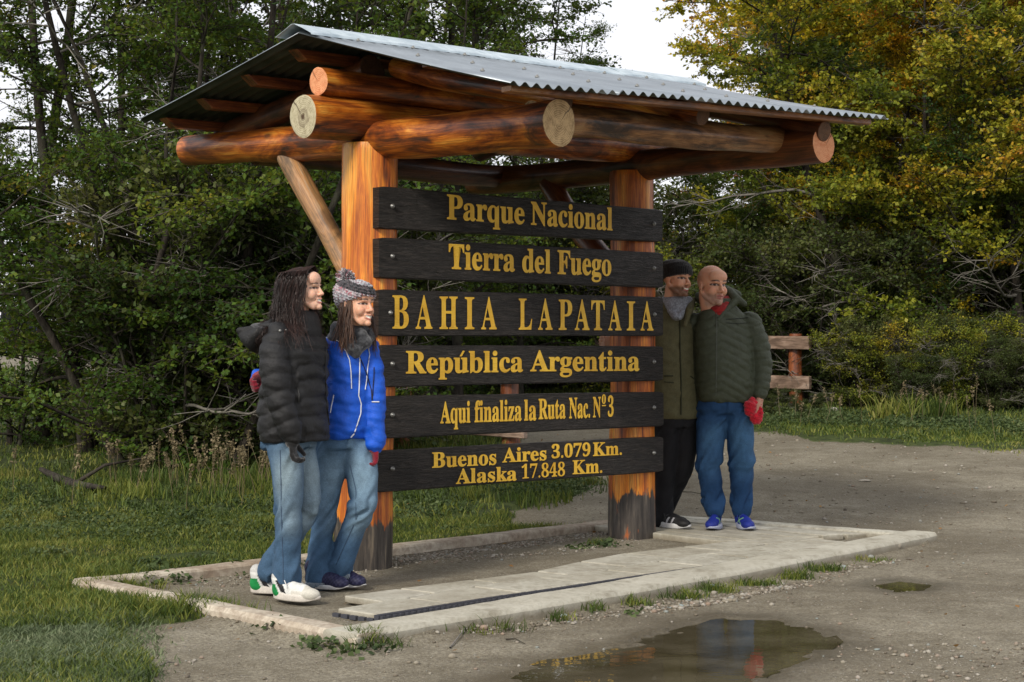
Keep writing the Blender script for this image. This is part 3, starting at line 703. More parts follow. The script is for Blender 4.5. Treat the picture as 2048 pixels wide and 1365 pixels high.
def grow(seed, stems, limbs, low, spread, subs=8, twigs=8, nleaf=13, lsize=.040, r0=.09, dead=.12, up=.04, sub_len=.42, twig_len=.34, flat=.45, droop=.05, name='beech_tree', leafmat=None, top=.95):
    """stems = list of (x, y, dir, height). Returns the tree root with parts trunk, branches, dead_branches, crown"""
    rs = np.random.RandomState(seed); TT, BT, DT = Tubes(), Tubes(), Tubes(); LV, LT = [], []
    for (bx, by, dr, H) in stems:
        tp, _ = path(rs, (bx, by, -.1), dr, H, 14, .07, .035)
        rr = r0*np.linspace(1.15, .12, 15)*(H/8)**.5; rr[0] *= 1.35; TT.add(tp, rr, 8)
        zt_ = tp[:, 2]
        for i in range(limbs):
            f = low+(top-low)*(i+rs.uniform(0, 1))/limbs; fi = f*14; i0 = min(int(fi), 13); p = tp[i0]*(1-fi+i0)+tp[i0+1]*(fi-i0)
            az = rs.uniform(0, 2*np.pi); el = rs.uniform(-.12, .55)+.3*f
            L = spread*(1-.62*f**1.6)*rs.uniform(.55, 1.1); isdead = rs.rand() < dead*(1.7-1.4*f)
            d = np.array((math.cos(az)*math.cos(el), math.sin(az)*math.cos(el), math.sin(el)))
            n = 7; lp, ld = path(rs, p, d, L, n, .16, up*.6, droop); r1 = max(.012, rr[i0]*.42)
            (DT if isdead else TT).add(lp, np.linspace(r1, .006, n+1), 5)
            tint0 = rs.uniform(0, 1)
            for j in range(subs):
                g = .18+.80*(j+rs.rand())/subs; gi = g*n; k = min(int(gi), n-1); q = lp[k]*(1-gi+k)+lp[k+1]*(gi-k)
                ax = lp[k+1]-lp[k]; ax /= np.linalg.norm(ax); sd_ = np.cross(ax, (0, 0, 1)); sd_ /= np.linalg.norm(sd_)+1e-9
                dd = ax*rs.uniform(.4, 1)+sd_*(1 if j % 2 else -1)*rs.uniform(.4, 1.1)+np.array((0, 0, rs.normal(.05, .16)))
                L2 = spread*sub_len*(1.1-.6*g)*rs.uniform(.5, 1.1); sp, _ = path(rs, q, dd, L2, 4, .2, .01, droop*.5)
                (DT if isdead else BT).add(sp, np.linspace(.0085, .0035, 5), 4 if not isdead else 4)
                tint1 = tint0*.5+.5*rs.rand()
                for t in range(twigs if not isdead else 4):
                    h = .12+.88*(t+rs.rand())/twigs if not isdead else rs.uniform(.2, 1); hi = h*4; k2 = min(int(hi), 3); q2 = sp[k2]*(1-hi+k2)+sp[k2+1]*(hi-k2)
                    a2 = sp[k2+1]-sp[k2]; a2 /= np.linalg.norm(a2)+1e-9; s2 = np.cross(a2, (0, 0, 1)); s2 /= np.linalg.norm(s2)+1e-9
                    d3 = a2*rs.uniform(.3, 1)+s2*(1 if t % 2 else -1)*rs.uniform(.3, 1)+np.array((0, 0, rs.normal(.02, .2)))
                    L3 = twig_len*rs.uniform(.5, 1.15); wp, _ = path(rs, q2, d3, L3, 2, .22)
                    (DT if isdead else BT).add(wp, np.array((.0038, .003, .0015)), 3)
                    if not isdead:
                        u = rs.uniform(0.05, 1, (nleaf, 1)); e = np.where(u < .5, wp[0]+(wp[1]-wp[0])*u*2, wp[1]+(wp[2]-wp[1])*(u*2-1))
                        ti = np.clip(tint1*.6+.4*rs.rand(nleaf), 0, 1)
                        v, tt = leaves_at(rs, e, lsize, ti, .030, flat); LV.append(v); LT.append(tt)
    root = empty(name, (0, 0, 0))
    v, f = TT.get(); mk('trunk', v, f, M_BARK, root, smooth=True)
    v, f = BT.get(); mk('branches', v, f, M_TWIG, root, smooth=True)['kind'] = 'stuff'
    if DT.n: v, f = DT.get(); mk('dead_branches', v, f, M_DEAD, root, smooth=True)['kind'] = 'stuff'
    v = np.concatenate(LV); f = np.arange(len(v)).reshape(-1, 4)
    o = mk('crown', v, f, leafmat or M_LG, root, attr={'tint': np.concatenate(LT)}); o['kind'] = 'stuff'
    print(name, seed, len(v)//4, 'leaves')
    return root
up_ = lambda x, y, z=1.0: np.array((x, y, z))
# prototypes; each is moved to its first place, later ones are copies that share its meshes
T_multi = grow(11, [(0, 0, up_(-.12, .05), 8.5), (.25, .1, up_(.28, -.05), 7.5), (-.2, .15, up_(-.55, -.1), 6.5), (.1, -.2, up_(.05, -.3), 6)], 14, .05, 2.1, subs=7, twigs=9, nleaf=12, lsize=.048, r0=.048, dead=.10, flat=.8)
T_slim = grow(12, [(0, 0, up_(.03, .02), 9.5)], 26, .08, 1.7, subs=8, twigs=8, nleaf=11, lsize=.048, r0=.058, dead=.17, flat=.8)
T_slim2 = grow(13, [(0, 0, up_(-.05, .02), 10), (.3, .2, up_(.12, .05), 9)], 17, .08, 1.6, subs=8, twigs=8, nleaf=11, lsize=.048, r0=.052, dead=.17, flat=.8)
T_layer = grow(14, [(0, 0, up_(.05, -.05), 9.5)], 34, .10, 2.9, subs=10, twigs=11, nleaf=15, lsize=.058, r0=.078, dead=.07, up=.0, flat=.75, leafmat=M_LO, sub_len=.36, twig_len=.4)
T_layer2 = grow(15, [(0, 0, up_(-.25, -.1), 9), (.3, .2, up_(.2, .0), 8)], 20, .10, 2.7, subs=10, twigs=10, nleaf=15, lsize=.058, r0=.062, dead=.08, up=.0, flat=.75, leafmat=M_LO, sub_len=.36, twig_len=.4)
T_shrub = grow(16, [(math.cos(a)*.1, math.sin(a)*.1, up_(math.cos(a)*.5, math.sin(a)*.5), 1.9) for a in (0, 1, 2.1, 3.2, 4.2, 5.3)], 6, .08, .75, subs=6, twigs=7, nleaf=13, lsize=.040, r0=.03, dead=.10, name='shrub', leafmat=M_LB, flat=.8)
used = set()
def plant(proto, px, Yd, rz, scl, label, cat='tree', group=None, mat=None, tilt=0.0, z=None):
    key = proto.name
    o = proto if key not in used else copy_tree(proto)
    used.add(key)
    x = (px-1024)/F*Yd
    o.location = (x, Yd, (float(gz(x, Yd)[0]) if z is None else z)); o.rotation_euler = (tilt, 0, math.radians(rz)); o.scale = (scl, scl, scl*random.uniform(.95, 1.08))
    tag(o, label, cat, group)
    mat = mat or {'shrub': M_LB}.get(cat) or (M_LO if proto in (T_layer, T_layer2) else M_LG)
    if mat:
        for ch in o.children:
            if ch.name.startswith('crown'):
                ch.material_slots[0].link = 'OBJECT'; ch.material_slots[0].material = mat
    return o
GL, LL = 'beeches of the wood left of the shelter', 'slender dark green beech half hidden behind the front trees of the left wood'
LBL = {(85, 17.5): 'slim upright beech near the left edge with white sky either side', (175, 16.5): 'twin trunked beech left of the roof, over the fallen branch', (365, 17): 'slim beech whose crown rises behind the left roof corner', (600, 17.5): 'many-stemmed beech behind the left post and diagonal brace', (20, 17.2): 'small bushy tree at the left edge with branches near the grass', (150, 18.5): 'small bushy tree low behind the fallen branch',
    (1960, 23.5): 'olive beech with thin trunk behind the verge near the right edge', (2110, 22.5): 'beech cut by the right edge of the picture, trunk standing in the grass', (1850, 27): 'yellow leaved beech over the tall grass clump on the right', (1560, 26): 'short dark green beech right behind the bald man', (1740, 24.6): 'short yellow leaved beech right of the fence end', (1840, 24.2): 'many-stemmed green tree low behind the tall grass clump', (1480, 34): 'small rust coloured tree at the edge of the white sky gap'}
plant(T_multi, 290, 15.6, 10, .92, 'many-stemmed beech with fanning dark stems low behind the fallen log', group=GL)
plant(T_multi, 470, 15.4, 130, .90, 'many-stemmed beech behind the seed grass next to the girl in black', group=GL)
plant(T_multi, 375, 15.9, 215, .72, 'short bushy beech between the two many-stemmed ones on the left', group=GL)
for (pr, px, Yd, rz, s_) in ((T_slim, 85, 17.5, 0, 1), (T_slim2, 175, 16.5, 70, .95), (T_slim, 365, 17, 140, 1.05), (T_slim2, 520, 18, 200, 1.0),
    (T_slim, 445, 19, 300, 1.1), (T_multi, 600, 17.5, 60, .90), (T_slim, 655, 20.5, 80, 1.05), (T_slim2, -60, 18, 120, 1.1), (T_multi, 20, 17.2, 44, .50), (T_multi, 150, 18.5, 200, .55)):
    plant(pr, px, Yd, rz, s_, LBL.get((px, Yd), LL), group=GL)
GM, LM = 'beeches behind the shelter', 'dark green beech seen over and under the shelter roof'
for (pr, px, Yd, rz, s_) in ((T_slim2, 740, 21, 10, 1.1), (T_multi, 830, 24, 100, 1.15), (T_slim, 910, 22, 50, 1.05), (T_slim2, 960, 26, 150, 1.1), (T_layer, 780, 30, 80, .9), (T_slim, 1040, 23, 260, .72), (T_layer2, 860, 33, 0, .8), (T_slim, 1120, 27, 60, .62)):
    plant(pr, px, Yd, rz, s_, LM, group=GM, mat=M_LG)
GR, LR = 'autumn beeches of the wood right of the shelter', 'spreading beech deep in the right wood, behind the front row'
plant(T_layer, 1735, 26, 200, 1.08, 'tall beech with bright yellow upper leaves above the right end of the roof', group=GR, mat=M_LY)
plant(T_layer2, 1625, 30, 120, .92, 'beech with rust red and orange leaves beside the gap of white sky', group=GR, mat=M_LR)
plant(T_layer2, 1760, 23.5, 0, .95, 'leaning slender trunk behind the fence end, olive leaves', group=GR, mat=M_LO)
for (pr, px, Yd, rz, s_, mt) in ((T_layer, 1960, 23.5, 60, 1.0, M_LO), (T_layer2, 2110, 22.5, 130, 1.0, M_LO), (T_layer, 1850, 27, 310, 1.1, M_LY), (T_layer, 1560, 26, 20, .58, M_LG), (T_layer2, 1710, 29, 250, .9, M_LO),
    (T_layer, 2180, 26, 100, 1.2, M_LO), (T_layer2, 1990, 30, 190, 1.3, M_LO), (T_layer, 1780, 33, 150, 1.4, M_LG), (T_layer2, 1900, 35, 280, 1.5, M_LG), (T_layer, 1600, 38, 30, .85, M_LG), (T_layer2, 1760, 35, 330, 1.2, M_LY),
    (T_layer, 2280, 24, 222, 1.1, M_LO), (T_layer2, 1330, 36, 222, .40, M_LO), (T_layer, 1200, 34, 100, .38, M_LG), (T_layer2, 1060, 33, 10, .40, M_LG), (T_multi, 1840, 24.2, 90, .8, M_LG), (T_layer, 2090, 34, 77, 1.5, M_LG), (T_layer2, 1440, 29, 40, .5, M_LG), (T_layer2, 1480, 34, 190, .60, M_LR), (T_layer, 1740, 24.6, 10, .62, M_LY)):
    plant(pr, px, Yd, rz, s_, LBL.get((px, Yd), LR), group=GR, mat=mt)
GS, LS = 'undergrowth shrubs along the woods', 'leafy green shrub of the undergrowth at the foot of the trees'
rs = random.Random(4)
for i in range(74):
    if i < 22: px, Yd = rs.uniform(-120, 660), rs.uniform(16.2, 20); 
    elif i < 48: px, Yd = rs.uniform(1250, 2300), rs.uniform(23.4, 29) if i % 2 else rs.uniform(22.9, 24.2)
    else: px, Yd = rs.uniform(640, 1400), rs.uniform(26, 38)
    if i < 22 and px < 230: Yd += 4
    if i < 22 and px < 250: continue
    if i < 16: Yd = rs.uniform(15.3, 16.6)
    plant(T_shrub, px, Yd, rs.uniform(0, 360), rs.uniform(.75, 1.25)*(1.5 if i >= 48 else 1.15 if i < 22 else 1), LS, 'shrub', GS, mat=M_LG if i < 22 and i % 3 else (M_LO if 22 <= i < 48 and i % 2 else M_LB))
rs = random.Random(11)
for i in range(17):
    px = 1712+i*28+rs.uniform(-12, 12); plant(T_shrub, px, rs.uniform(20.9, 22.4), rs.uniform(0, 360), rs.uniform(.38, .72), 'leafy green shrub of the undergrowth at the foot of the trees', 'shrub', GS, mat=M_LB if i % 3 else M_LO)
# ------------------------------------------------------------------ grass, weeds, stones
def grass_mat(name, stops):
    m = Mat(name, .6, .25); t = m.attr('tint'); big = m.noise(m.co(kind='World'), 1.1, 4, .6)
    col = m.ramp(m.math('MULTIPLY_ADD', t, .55, m.math('MULTIPLY_ADD', big, .9, -.2)), stops); m.base(col)
    tr = m.n('BsdfTranslucent', {'Color': col}); mxs = m.n('MixShader', {0: .3})
    m.nt.links.new(m.p.outputs[0], mxs.inputs[1]); m.nt.links.new(tr.outputs[0], mxs.inputs[2]); m.nt.links.new(mxs.outputs[0], m.nt.nodes['Material Output'].inputs[0])
    return m.m
M_GRASS = grass_mat('meadow_grass', [(.15, (.030, .052, .011)), (.45, (.076, .118, .022)), (.7, (.18, .20, .035)), (.95, (.28, .25, .08))])
M_DRY = grass_mat('dry_seed_grass', [(.2, (.10, .085, .045)), (.6, (.22, .175, .10)), (.95, (.33, .27, .16))])
M_WEED = grass_mat('weed_leaves', [(.15, (.026, .044, .015)), (.5, (.070, .105, .035)), (.8, (.13, .165, .065)), (1.0, (.22, .20, .09))])
def blades(pts, h, wdt, lean, tint, rs):
    n = len(pts); a = rs.uniform(0, 2*np.pi, n); side = np.stack([np.cos(a), np.sin(a), 0*a], 1)
    b = rs.uniform(0, 2*np.pi, n); ld = np.stack([np.cos(b), np.sin(b), 0*b], 1)*(lean*rs.uniform(.2, 1.2, n))[:, None]
    w_ = (wdt*rs.uniform(.6, 1.3, n))[:, None]; h = (h*rs.uniform(.5, 1.3, n))[:, None]; up3 = np.array((0, 0, 1.))
    mid = pts+up3*h*.55+ld*h*.35; tip = pts+up3*h*.95+ld*h
    V = np.stack([pts-side*w_, pts+side*w_, mid-side*w_*.75, mid+side*w_*.75, tip], 1).reshape(-1, 3)
    k = np.arange(n)[:, None]*5; Fc = np.concatenate([k+[0, 1, 3], k+[0, 3, 2], k+[2, 3, 4]])
    return V, Fc, np.repeat(tint, 5)
def scatter(n, x0, x1, y0, y1, rs, side=.34, dens=None):
    x = rs.uniform(x0, x1, n); y = rs.uniform(y0, y1, n)
    ok = (np.abs(x) < y*side+.5)
    if dens is not None: ok &= rs.rand(n) < dens(x, y)
    x, y = x[ok], y[ok]; return x, y
R = np.random.RandomState(21)
Vs, Fs, Ts, off = [], [], [], 0
def put(x, y, h, wdt, lean, tint, sink=.005):
    global off
    p = np.stack([x, y, gz(x, y)-sink], 1); v, f, t = blades(p, h, wdt, lean, tint, R)
    Vs.append(v); Fs.append(f+off); Ts.append(t); off += len(v)
def gm_ok(x, y, lo=.5): return gmask(x, y) > lo
def patchy(x, y, f, s_): return vnoise(np.stack([x, y, 0*x], 1), f, s_)
x, y = scatter(150000, -4, 1.0, 5.8, 12.5, R); k = gm_ok(x, y) & (patchy(x, y, 2.2, 4) > -.75); x, y = x[k], y[k]
put(x, y, .036+.024*np.clip(patchy(x, y, 1.7, 2), -.6, 1), .0033, .9, R.rand(len(x)))
x, y = scatter(84000, -8, 9, 12.0, 26, R, .36); k = gm_ok(x, y); x, y = x[k], y[k]
put(x, y, .050+.03*np.clip(patchy(x, y, 1.1, 7), -.6, 1), .006, .8, R.rand(len(x)))
x, y = scatter(26000, -26, 26, 26, 75, R, .36); k = gm_ok(x, y); x, y = x[k], y[k]
put(x, y, .16+0*x, .025, .6, R.rand(len(x)))
# ragged tufts: at the kerbs, round the tree feet, at the earth's edge
def tufts(n, cx, cy, sx, sy, h, per=26, r=.05, w_=.004, lean=.7):
    for i in range(n):
        a, b = R.uniform(-1, 1, 2); px, py = cx+a*sx, cy+b*sy
        q = R.normal(0, r, (per, 2)); put(px+q[:, 0], py+q[:, 1], h*R.uniform(.6, 1.2)+np.zeros(per), w_, lean, np.clip(R.uniform(0, .9)+R.normal(0, .15, per), 0, 1))
for (px, py, n, sx, h, w_) in ((180, 975, 40, 1.6, .09, .005), (420, 985, 50, 1.1, .13, .005), (60, 985, 30, .8, .09, .005), (300, 1010, 40, 1.3, .08, .005), (540, 960, 30, .8, .16, .005), (850, 905, 40, .7, .16, .006), (980, 985, 50, .6, .12, .005), (1090, 960, 30, .5, .10, .005)):
    c = G(px, py); tufts(n, c[0], c[1], sx, .9, h, 30, .07, w_, .5)
c = G(1850, 850); tufts(14, c[0], c[1]+.5, .42, .35, .26, 40, .10, .010, .6)
for i in range(130):
    px = R.uniform(1480, 2120); py = np.interp(px, (1480, 1600, 2048), (868, 872, 905))-R.uniform(0, 32); c = G(px, py); tufts(1, c[0], c[1], .1, .2, R.uniform(.03, .06), 34, .12, .007, .9)
for (px, py, n) in ((300, 1240, 16), (380, 1225, 22), (440, 1235, 12), (250, 1185, 14), (220, 1170, 14), (750, 1300, 7), (700, 1300, 5), (935, 1268, 2), (1000, 1262, 2), (1110, 1242, 3), (1200, 1228, 3), (1290, 1213, 6), (1370, 1198, 8), (1440, 1186, 9), (1520, 1172, 10), (1600, 1156, 10), (1650, 1144, 9), (1740, 1124, 4), (1210, 1092, 4), (1000, 1068, 5), (160, 1190, 8)):
    c = G(px, py); tufts(n, c[0], c[1]+.03, .09 if px > 600 else .16, .04, .055 if px > 600 else .08, 26, .03, .003, .9)
Vn = np.concatenate(Vs); Fn = np.concatenate(Fs); print('grass tris', len(Fn))
tag(mk('grass', Vn, Fn, M_GRASS, attr={'tint': np.concatenate(Ts)}), 'short green meadow grass with longer ragged tufts', 'grass', kind='stuff')
# seed grass
tb = Tubes(); LVs, LTs = [], []
def seedstalk(px, py, h, n=1, sp=.25):
    for i in range(n):
        c = G(px, py); x_, y_ = c[0]+R.normal(0, sp), c[1]+R.normal(0, sp); hh = h*R.uniform(.6, 1.15)
        pt, _ = path(R, (x_, y_, float(gz(x_, y_)[0])), (R.normal(0, .16), R.normal(0, .16), 1), hh, 5, .06); tb.add(pt, np.linspace(.0028, .0016, 6), 3)
        m_ = 34; u = R.uniform(.72, 1.02, (m_, 1)); q = pt[0]+(pt[-1]-pt[0])*u; v, t = leaves_at(R, q, .022, R.uniform(.1, .9)+R.normal(0, .1, m_), .008+0.006*R.rand(), 1.2); LVs.append(v); LTs.append(t)
for (px, py, h, n, sp) in ((350, 990, .36, 14, .4), (420, 990, .42, 22, .4), (480, 985, .40, 20, .4), (540, 975, .36, 10, .3), (290, 985, .34, 6, .4), (800, 895, .36, 16, .35), (860, 890, .36, 10, .3), (40, 985, .36, 4, .3), (1610, 850, .4, 4, .3), (1690, 850, .45, 6, .4), (1960, 860, .55, 8, .5), (1840, 850, .5, 6, .4)):
    seedstalk(px, py, h, n, sp)
v, f = tb.get(); tag(mk('seed_grass_stalks', v, f, M_DRY, attr={'tint': np.full(len(v), .6)}), 'thin tan stalks of tall dry grass', 'grass', kind='stuff')
v = np.concatenate(LVs); tag(mk('seed_heads', v, np.arange(len(v)).reshape(-1, 4), M_DRY, attr={'tint': np.concatenate(LTs)}), 'tan seed heads of tall dry grass', 'grass', kind='stuff')
# low leafy weeds
LVs, LTs = [], []
def weed(cx, cy, r, n, h, size, up3=.9, z0=0.0):
    q = R.normal(0, r*.6, (n, 2)); x_, y_ = cx+q[:, 0], cy+q[:, 1]
    p = np.stack([x_, y_, gz(x_, y_)+z0+h*R.rand(n)*np.exp(-(q**2).sum(1)/(r*r))], 1)
    v, t = leaves_at(R, p, size, R.uniform(.05, .75)+R.normal(0, .13, n), .008, up3); LVs.append(v); LTs.append(t)
x, y = scatter(900, -7, 8, 7.5, 24, R, .34)
for a, b in zip(x, y):
    if R.rand() < .6 and gmask(a, b) > .6 and patchy(np.array([a]), np.array([b]), .9, 11)[0] > -.25: weed(a, b, R.uniform(.08, .22), int(R.uniform(60, 130)), R.uniform(.03, .08), R.uniform(.018, .030))
for i in range(95):
    c = G(R.uniform(560, 0), R.uniform(985, 1090)); weed(c[0], c[1], R.uniform(.10, .25), 90, .06, .024)
for i in range(60):
    px = R.uniform(800, 1180); c = G(px, R.uniform(960, np.interp(px, (800, 1180), (1060, 985)))); weed(c[0], c[1], R.uniform(.08, .18), 80, .09, .026)
for i in range(120):
    px = R.uniform(1440, 2100); c = G(px, np.interp(px, (1480, 1600, 2048), (862, 862, 885))-R.uniform(0, 26)); weed(c[0], c[1]+.4, R.uniform(.12, .3), 90, .10, .032)
for (px, py, r, n) in ((320, 1150, .14, 140), (290, 1165, .12, 100), (350, 1160, .12, 90), (380, 1145, .1, 60), (300, 1140, .12, 160), (560, 1255, .07, 40), (650, 1290, .08, 46), (700, 1300, .07, 40), (620, 1285, .06, 30), (760, 1295, .07, 30), (1205, 1088, .10, 90), (1150, 1092, .06, 30), (550, 1135, .1, 60), (470, 1140, .12, 60), (600, 1130, .1, 40), (220, 1180, .1, 50), (190, 1176, .1, 50), (900, 1070, .1, 40), (1260, 1220, .06, 16)):
    c = G(px, py, .02); weed(c[0], c[1], r, n, .05, .032, .6)
v = np.concatenate(LVs); print('weed leaves', len(v)//4)
tag(mk('ground_cover', v, np.arange(len(v)).reshape(-1, 4), M_WEED, attr={'tint': np.concatenate(LTs)}), 'low leafy green weeds spread through the grass', 'weeds', kind='stuff')
# frosted grey-green grass patch lower left
Vs, Fs, Ts, off = [], [], [], 0
for i in range(190):
    px = R.uniform(-20, 310); py = R.uniform(1235, 1400); 
    if px > 330-(py-1235)*.25: continue
    c = G(px, py); q = R.normal(0, .05, (46, 2)); put(c[0]+q[:, 0], c[1]+q[:, 1], .030+np.zeros(46), .0032, 1.6, R.rand(46))
M_FROST = grass_mat('pale_grey_green_grass', [(.2, (.07, .10, .045)), (.6, (.14, .18, .09)), (.95, (.25, .27, .16))])
tag(mk('pale_grass', np.concatenate(Vs), np.concatenate(Fs), M_FROST, attr={'tint': np.concatenate(Ts)}), 'pale grey green flattened grass at the edge of the bare earth', 'grass', kind='stuff')
# fallen leaves
LVs, LTs = [], []
x, y = scatter(520, -5, 6, 6, 20, R, .33); p = np.stack([x, y, gz(x, y)+.012], 1); v, t = leaves_at(R, p, .028, R.rand(len(p)), .0, .25); 
M_FALL = grass_mat('fallen_leaf', [(.2, (.10, .05, .02)), (.5, (.26, .13, .04)), (.8, (.36, .22, .07)), (1, (.4, .32, .14))])
tag(mk('fallen_leaves', v, np.arange(len(v)).reshape(-1, 4), M_FALL, attr={'tint': t}), 'small brown and ochre leaves scattered on the ground', 'leaves', kind='stuff')
# stones
def ico():
    bm = bmesh.new(); bmesh.ops.create_icosphere(bm, subdivisions=1, radius=1); V = np.array([v.co for v in bm.verts]); f = np.array([[v.index for v in q.verts] for q in bm.faces]); bm.free(); return V, f
IV, IF_ = ico()
m = Mat('pebble', .8, .35); t = m.attr('tint')
m.base(m.mix(m.ramp(m.noise(m.co(kind='World'), 70, 3), [(.4, .35), (.6, 0.0)]), m.ramp(t, [(0.0, (.10, .085, .065)), (.3, (.17, .145, .105)), (.55, (.26, .235, .185)), (.75, (.34, .32, .28)), (.88, (.25, .18, .13)), (1.0, (.24, .28, .27))]), (.12, .10, .08))); M_PEB = m.m
def pebbles(name, x, y, size, label, zl=.3, z0=0.0):
    n = len(x); sz = size[:, None]*R.uniform(.6, 1.3, (n, 3))*np.array((1, 1, .6)); a = R.uniform(0, 6.28, n)
    V = IV[None]*(1+R.normal(0, .12, (n, len(IV), 1)))*sz[:, None]; ca, sa = np.cos(a)[:, None], np.sin(a)[:, None]
    V = np.stack([V[..., 0]*ca-V[..., 1]*sa+x[:, None], V[..., 0]*sa+V[..., 1]*ca+y[:, None], V[..., 2]+(gz(x, y)+z0+size*zl)[:, None]], -1).reshape(-1, 3)
    Fc = (IF_[None]+(np.arange(n)*len(IV))[:, None, None]).reshape(-1, 3)
    tag(mk(name, V, Fc, M_PEB, smooth=True, attr={'tint': np.repeat(R.rand(n), len(IV))}), label, 'gravel', kind='stuff')
X_, Y_, Z_ = [], [], []
def band(n, pts, wd, s0, s1):
    p = np.array([G(*q) for q in pts]); seg = R.uniform(0, len(p)-1, n); i = seg.astype(int); f = (seg-i)[:, None]
    q = p[i]*(1-f)+p[i+1]*f+R.normal(0, wd, (n, 2)); X_.append(q[:, 0]); Y_.append(q[:, 1]); Z_.append(s0+(s1-s0)*R.rand(n)**3)
band(1100, [(860, 1268), (1000, 1262), (1150, 1240), (1300, 1218), (1400, 1200), (1500, 1182), (1600, 1165), (1700, 1138), (1790, 1120)], .05, .003, .014)
band(420, [(1300, 1225), (1420, 1205), (1500, 1190), (1600, 1170)], .03, .006, .018)
band(1100, [(700, 1150), (780, 1135), (900, 1122), (1040, 1115), (1200, 1095), (1300, 1075), (1340, 1068)], .08, .003, .013)
band(500, [(440, 1175), (520, 1160), (620, 1155)], .13, .003, .010)
band(350, [(1240, 1080), (1320, 1062), (1400, 1072)], .06, .004, .013)
x, y = scatter(2600, .5, 2.6, 5.6, 7.3, R, .33, lambda x, y: np.clip((x-.9-(y-5.6)*.2)*1.6, 0, 1)); X_.append(x); Y_.append(y); Z_.append(.003+.011*R.rand(len(x))**3)
x, y = scatter(4200, -2.2, 4.5, 5.6, 14, R, .33, lambda x, y: (gmask(x, y) < .3)*1.0); k = poly_sd(np.stack([x, y], 1), KQ) < 0; X_.append(x[k]); Y_.append(y[k]); Z_.append(.003+.010*R.rand(k.sum())**4)
x, y = scatter(900, 2, 8, 12, 20, R, .33, lambda x, y: (gmask(x, y) < .3)*1.0); X_.append(x); Y_.append(y); Z_.append(.006+.016*R.rand(len(x))**3)
pebbles('gravel', np.concatenate(X_), np.concatenate(Y_), np.concatenate(Z_), 'small grey and tan stones loose on the bare earth')
# pale chippings between the posts
q0, q1 = np.array(G(790, 1120, .02)), np.array(G(1210, 1062, .02)); n = 2600; f = R.rand(n)[:, None]; qq = q0+(q1-q0)*f+np.array((-.72, .69))*(R.rand(n)[:, None]*.50-.12)
k = poly_sd(qq, KQ) > .16
pebbles('chippings', qq[k, 0], qq[k, 1], .004+.006*R.rand(k.sum()), 'pale grey chippings between the two posts')
def stone(px, py, wdt, label, tint, sq=.7):
    c = G(px, py); bm = bmesh.new(); bmesh.ops.create_icosphere(bm, subdivisions=3, radius=1)
    V = np.array([v.co for v in bm.verts]); f = [[v.index for v in q.verts] for q in bm.faces]; bm.free()
    V *= 1+.12*vnoise(V, 1.6, px*.01)[:, None]+.05*vnoise(V, 4, py*.01)[:, None]
    V = V*np.array((wdt, wdt*.8, wdt*sq))/2+np.array((c[0], c[1], float(gz(c[0], c[1])[0])+wdt*sq*.3))
    o = mk('stone', V, f, M_PEB, smooth=True, loc=(c[0], c[1], float(gz(c[0], c[1])[0])), attr={'tint': np.full(len(V), tint)}); tag(o, label, 'stone', 'loose stones beside the kerb')
stone(1795, 1103, .058, 'large rounded tan stone by the right end of the kerb', .58)
stone(1424, 1180, .040, 'bluish round stone in the grass fringe halfway along the kerb', 1.0)
stone(1428, 1188, .030, 'small pale stone touching the bluish one', .62)
stone(1128, 1236, .034, 'bluish grey stone near the middle of the kerb above the puddle', 1.0)
stone(968, 1262, .036, 'brown stone at the left end of the pebble band', .87)
stone(1742, 1117, .036, 'flat grey stone left of the large tan stone', .97)
stone(1687, 1138, .030, 'greenish round stone under the right part of the kerb', 1.0)
stone(905, 1316, .034, 'lone pale stone on bare earth left of the puddle', .5)
stone(1668, 830, .11, 'white crumpled lump in the weeds at the fence end', .74)
stone(1730, 962, .10, 'flat pale stone far out on the bare earth', .62, .25)
# fallen branch and twigs
FB = empty('fallen_branch', (*G(150, 985), .1), 'dark fallen branch lying in the grass under the trees at the left', 'branch')
a, b, c2 = G(82, 966), G(150, 985), G(212, 1003)
tb = Tubes(); tb.add([(a[0], a[1], .22), (a[0]*.5+b[0]*.5, a[1]*.5+b[1]*.5, .17), (b[0], b[1], .14), (c2[0], c2[1], .16)], [.020, .034, .040, .012], 9); v, f = tb.get(); mk('limb', v, f, M_BARK, FB, smooth=True)
tb = Tubes(); tb.add([(b[0], b[1], .15), (b[0]+.25, b[1]-.05, .30), (b[0]+.6, b[1]+.05, .36)], [.02, .014, .006], 6); v, f = tb.get(); mk('side_shoot', v, f, M_BARK, FB, smooth=True)
for (x0, y0, x1, y1, lab) in ((900, 1300, 945, 1250, 'thin pale twig at the kerb foot left of the puddle'), (1012, 1283, 1050, 1290, 'short thin twig beside the puddle'), (545, 1248, 600, 1252, 'thin dark twig by the left kerb'), (1345, 985, 1420, 993, 'dark twig on the earth behind the men'), (320, 1335, 350, 1330, 'small dark twig at the edge of the pale grass')):
    p_, q_ = G(x0, y0), G(x1, y1); tb = Tubes(); mm = ((p_[0]+q_[0])/2, (p_[1]+q_[1])/2+.02); za = float(gz(p_[0], p_[1])[0])
    tb.add([(p_[0], p_[1], za+.006), (mm[0], mm[1], za+.012), (q_[0], q_[1], float(gz(*q_)[0])+.006)], [.004, .0035, .0015], 5); v, f = tb.get()
    tag(mk('twig', v, f, M_DEAD if 'pale' in lab else M_TWIG, loc=(p_[0], p_[1], za)), lab, 'twig', 'twigs on the ground')
